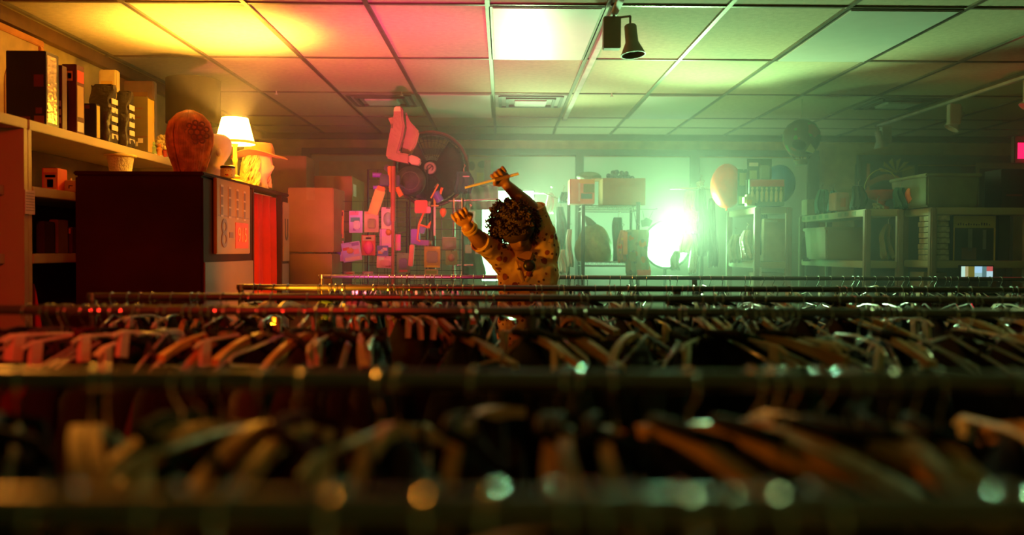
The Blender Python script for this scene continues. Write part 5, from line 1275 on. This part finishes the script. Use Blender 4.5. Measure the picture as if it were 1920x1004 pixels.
def hand(b, wrist, axis, gripd, thumb=1):
    """palm, five separate bent fingers; gripd is the line the fingers close around"""
    ax = axis.normalized(); gr = (gripd - ax*gripd.dot(ax)).normalized(); nm = ax.cross(gr).normalized()
    if nm.y > 0: nm = -nm
    M_ = Matrix((gr, nm, ax)).transposed()
    b.sph(wrist + ax*.050, (.041, .017, .050), 18, 12, M_)
    for k, (ln_, off_) in enumerate(((.92, -.031), (1.05, -.0105), (1.0, .0105), (.80, .031))):
        base = wrist + ax*.075 + gr*off_
        p1 = wrist + ax*(.092+.004*ln_) + gr*off_*1.08 + nm*.004
        p2 = p1 + ax*.014*ln_ + nm*.030*ln_; p3 = p2 - ax*.018*ln_ + nm*.012*ln_; p4 = p3 - ax*.016*ln_ - nm*.004
        limb(b, [base, p1, p2, p3, p4], [.0098, .0095, .0088, .0082, .0070], 10)
    tb = wrist + ax*.028 - gr*thumb*.026
    limb(b, [tb, tb + ax*.024 - gr*thumb*.018 + nm*.012, tb + ax*.046 - gr*thumb*.012 + nm*.030, tb + ax*.058 + gr*thumb*.004 + nm*.040], [.014, .0115, .0100, .0085], 10)
stick_a = W(872, 352, PYD-.30); stick_b = W(972, 326, PYD-.24)
sd = (stick_b-stick_a).normalized()
hL_tip = W(936, 328, PYD-.21)
hand(bb, hL, (hL_tip-hL), sd, 1)
hand(bb, hR, (W(864, 404, PYD-.36)-hR), Vector((.9, .1, .35)), -1)
# head joined in, bowed forward and turned
hb = head_bm(.86)
RH = Matrix.Rotation(R(-14), 3, 'Y') @ Matrix.Rotation(R(4), 3, 'Z') @ Matrix.Rotation(R(34), 3, 'X')
off = headc - RH @ Vector((0, 0, .165))
for v in hb.bm.verts: v.co = RH @ v.co + off
tmp = bpy.data.meshes.new('head_part'); bmesh.ops.recalc_face_normals(hb.bm, faces=hb.bm.faces[:]); hb.bm.to_mesh(tmp); hb.bm.free()
bb.bm.from_mesh(tmp)
body = fused(bb, 'body', M_SKIN, person, .0042, 4)
# hair: a round mass of short curls
hc = off + RH @ Vector((0, .012, .195)); hr = MB()
Rr = random.Random(11)
hr.sph(hc-org, (.100, .110, .098), 24, 16, RH)
for k in range(520):
    a = Rr.uniform(0, 2*math.pi); zz_ = Rr.uniform(-.72, 1); s_ = math.sqrt(1-zz_*zz_)
    d = Vector((s_*math.cos(a), s_*math.sin(a), zz_))
    if d.y < -.45 and d.z < .10: continue
    rad = Rr.uniform(.104, .132) + .012*(d.x < -.3)
    p0 = hc - org + RH @ Vector((d.x*rad*.95, d.y*rad*1.02, d.z*rad*.95)); q = RH @ d
    u = q.orthogonal().normalized(); v = q.cross(u); ph = Rr.uniform(0, 6)
    hr.tube([p0 + q*(.0045*j) + (u*math.cos(ph+j*1.5)+v*math.sin(ph+j*1.5))*.0075 for j in range(-3, 4)], .0042, 5)
hr.build('hair', mat('dark_curls', (0.045, 0.018, 0.008), .75, var=.3), person)
ey = MB()
for sx in (-1, 1): ey.sph(off-org+RH @ Vector((sx*.026, -.078, .157)), (.010, .006, .005), 10, 8, RH)
ey.build('eyes', mat('eye_dark', (0.02, 0.012, 0.01), .2), person)
lp = MB().tube([off-org+RH @ Vector((x_, -.080+.010*(abs(x_)/.02)**2*.5, .1155)) for x_ in (-.019, -.009, 0, .009, .019)], [.002, .0045, .0045, .0045, .002], 8)
lp.build('lips', mat('lip_brown', (0.20, 0.06, 0.04), .5), person)
er = MB()
for sx in (-1, 1): er.sph(off-org+RH @ Vector((sx*.069, .0, .118)), .0075, 12, 8)
er.build('earrings', M_CHROME, person)
# shirt: loose, spotted, rolled to the elbow
M_SHIRT = spotted('spotted_shirt', (0.72, 0.46, 0.16), (0.30, 0.06, 0.02), (0.16, 0.05, 0.02), 17)
ss = MB()
trunk(ss, [(hip-up_*.10, .158, .120), (hip+up_*.02, .160, .122), (belly, .150, .115), (chest-up_*.04, .160, .118), (chest+up_*.06, .156, .112), (neck.lerp(chest, .42), .130, .096), (neck.lerp(chest, .16), .080, .070)], 36)
limb(ss, [neck.lerp(chest, .5), sR, sR.lerp(eR, .5), sR.lerp(eR, .97)], [.085, .076, .064, .052], 22)
limb(ss, [neck.lerp(chest, .5), sL, sL.lerp(eL, .5), sL.lerp(eL, .95)], [.085, .082, .072, .056], 22)
limb(ss, [chest-up_*.02, sL], [.10, .085], 22); limb(ss, [chest-up_*.02, sR], [.10, .080], 22)
shirt = fused(ss, 'shirt', M_SHIRT, person, .008, 6)
tx = bpy.data.textures.new('folds', 'CLOUDS'); tx.noise_scale = .07
dm = shirt.modifiers.new('folds', 'DISPLACE'); dm.texture = tx; dm.strength = .030; dm.mid_level = .5
# collar, placket, cuffs
nk = neck.lerp(chest, .10)-org
col = MB()
for sx in (-1, 1):
    col.tube([nk+Vector((sx*.035, .050, .035)), nk+Vector((sx*.062, .0, .020)), nk+Vector((sx*.050, -.055, -.020)), nk+Vector((sx*.030, -.092, -.075)), nk+Vector((sx*.006, -.112, -.135))], [.012, .014, .018, .016, .007], 8)
col.build('collar', M_SHIRT, person)
MB().prism([(nk.x-.045, nk.z+.02), (nk.x+.045, nk.z+.02), (nk.x, nk.z-.12)], nk.y-.098, nk.y-.085).build('open_neckline', M_SKIN, person, bevel=.004)
pd = MB().sph(nk+Vector((.022, -.122, -.052)), (.030, .014, .030), 16, 10).tube([nk+Vector((.0, -.118, -.030)), nk+Vector((.045, -.122, -.068))], .008, 8)
pd.build('dark_pendant', C_BLK, person)
ch_ = MB().tube([nk+Vector((-.055, -.02, .02)), nk+Vector((-.030, -.105, -.02)), nk+Vector((.01, -.122, -.038))], .003, 6).tube([nk+Vector((.055, -.02, .02)), nk+Vector((.045, -.105, -.02)), nk+Vector((.03, -.122, -.038))], .003, 6)
ch_.build('necklace_cord', C_BLK, person)
for e_, s0, r_ in ((eR, sR, .048), (eL, sL, .056)):
    cf = MB(); d = (e_-s0).normalized(); c_ = e_ - org + d*.012
    cf.tube([c_-d*.022, c_-d*.018, c_+d*.012, c_+d*.016], [r_*.92, r_, r_, r_*.90], 20, caps=False)
    q = cf.build('cuff', M_SHIRT, person); q.modifiers.new('thickness', 'SOLIDIFY').thickness = -.006
br = MB(); d = (hR-eR).normalized()
for k, (u_, r_) in enumerate(((.80, .034), (.92, .031))):
    c_ = eR.lerp(hR, u_)-org; n1 = d.orthogonal().normalized(); n2 = d.cross(n1)
    br.tube([c_+(n1*math.cos(a*math.pi/10)+n2*math.sin(a*math.pi/10))*r_ for a in range(20)], .007, 8, closed=True)
br.build('bangles', mat('gold_bangle', (0.80, 0.50, 0.12), .35, .7), person)
tt_ = MB()
trunk(tt_, [(hip-up_*.12, .135, .105), (hip-up_*.05, .150, .112), (hip+up_*.02, .146, .110)])
for dx in (-.095, .095):
    k_ = Vector((hip.x+dx*1.15, PYD-.02, .50)); a_ = Vector((hip.x+dx*1.3, PYD+.02, .13))
    limb(tt_, [Vector((hip.x+dx*.85, PYD, .84)), k_, a_], [.100, .076, .068])
fused(tt_, 'trousers', mat('black_cloth', GCOL['black'], .9), person, .012, 4)
sh = MB()
for dx in (-.095, .095):
    c_ = Vector((dx*1.42, -.06, .045)); sh.sph(c_, (.048, .135, .045), 20, 12)
    sh.box(c_.x-.046, c_.x+.046, c_.y-.13, c_.y+.13, 0, .02)
sh.build('shoes', C_BLK, person)
# the stick held overhead
t = thing('metallic_stick', 'thin shiny stick gripped overhead by the standing person', 'stick', stick_a)
MB().tube([(0, 0, 0), stick_b-stick_a], [.0055, .0075], 12).build('shaft', mat('bright_white_paint', (0.92, 0.92, 0.88), .25), t)
MB().tube([(stick_b-stick_a)*.55, (stick_b-stick_a)*.82], .010, 12).build('grip_wrap', mat('brown_wrap', (0.25, 0.13, 0.06), .6), t)
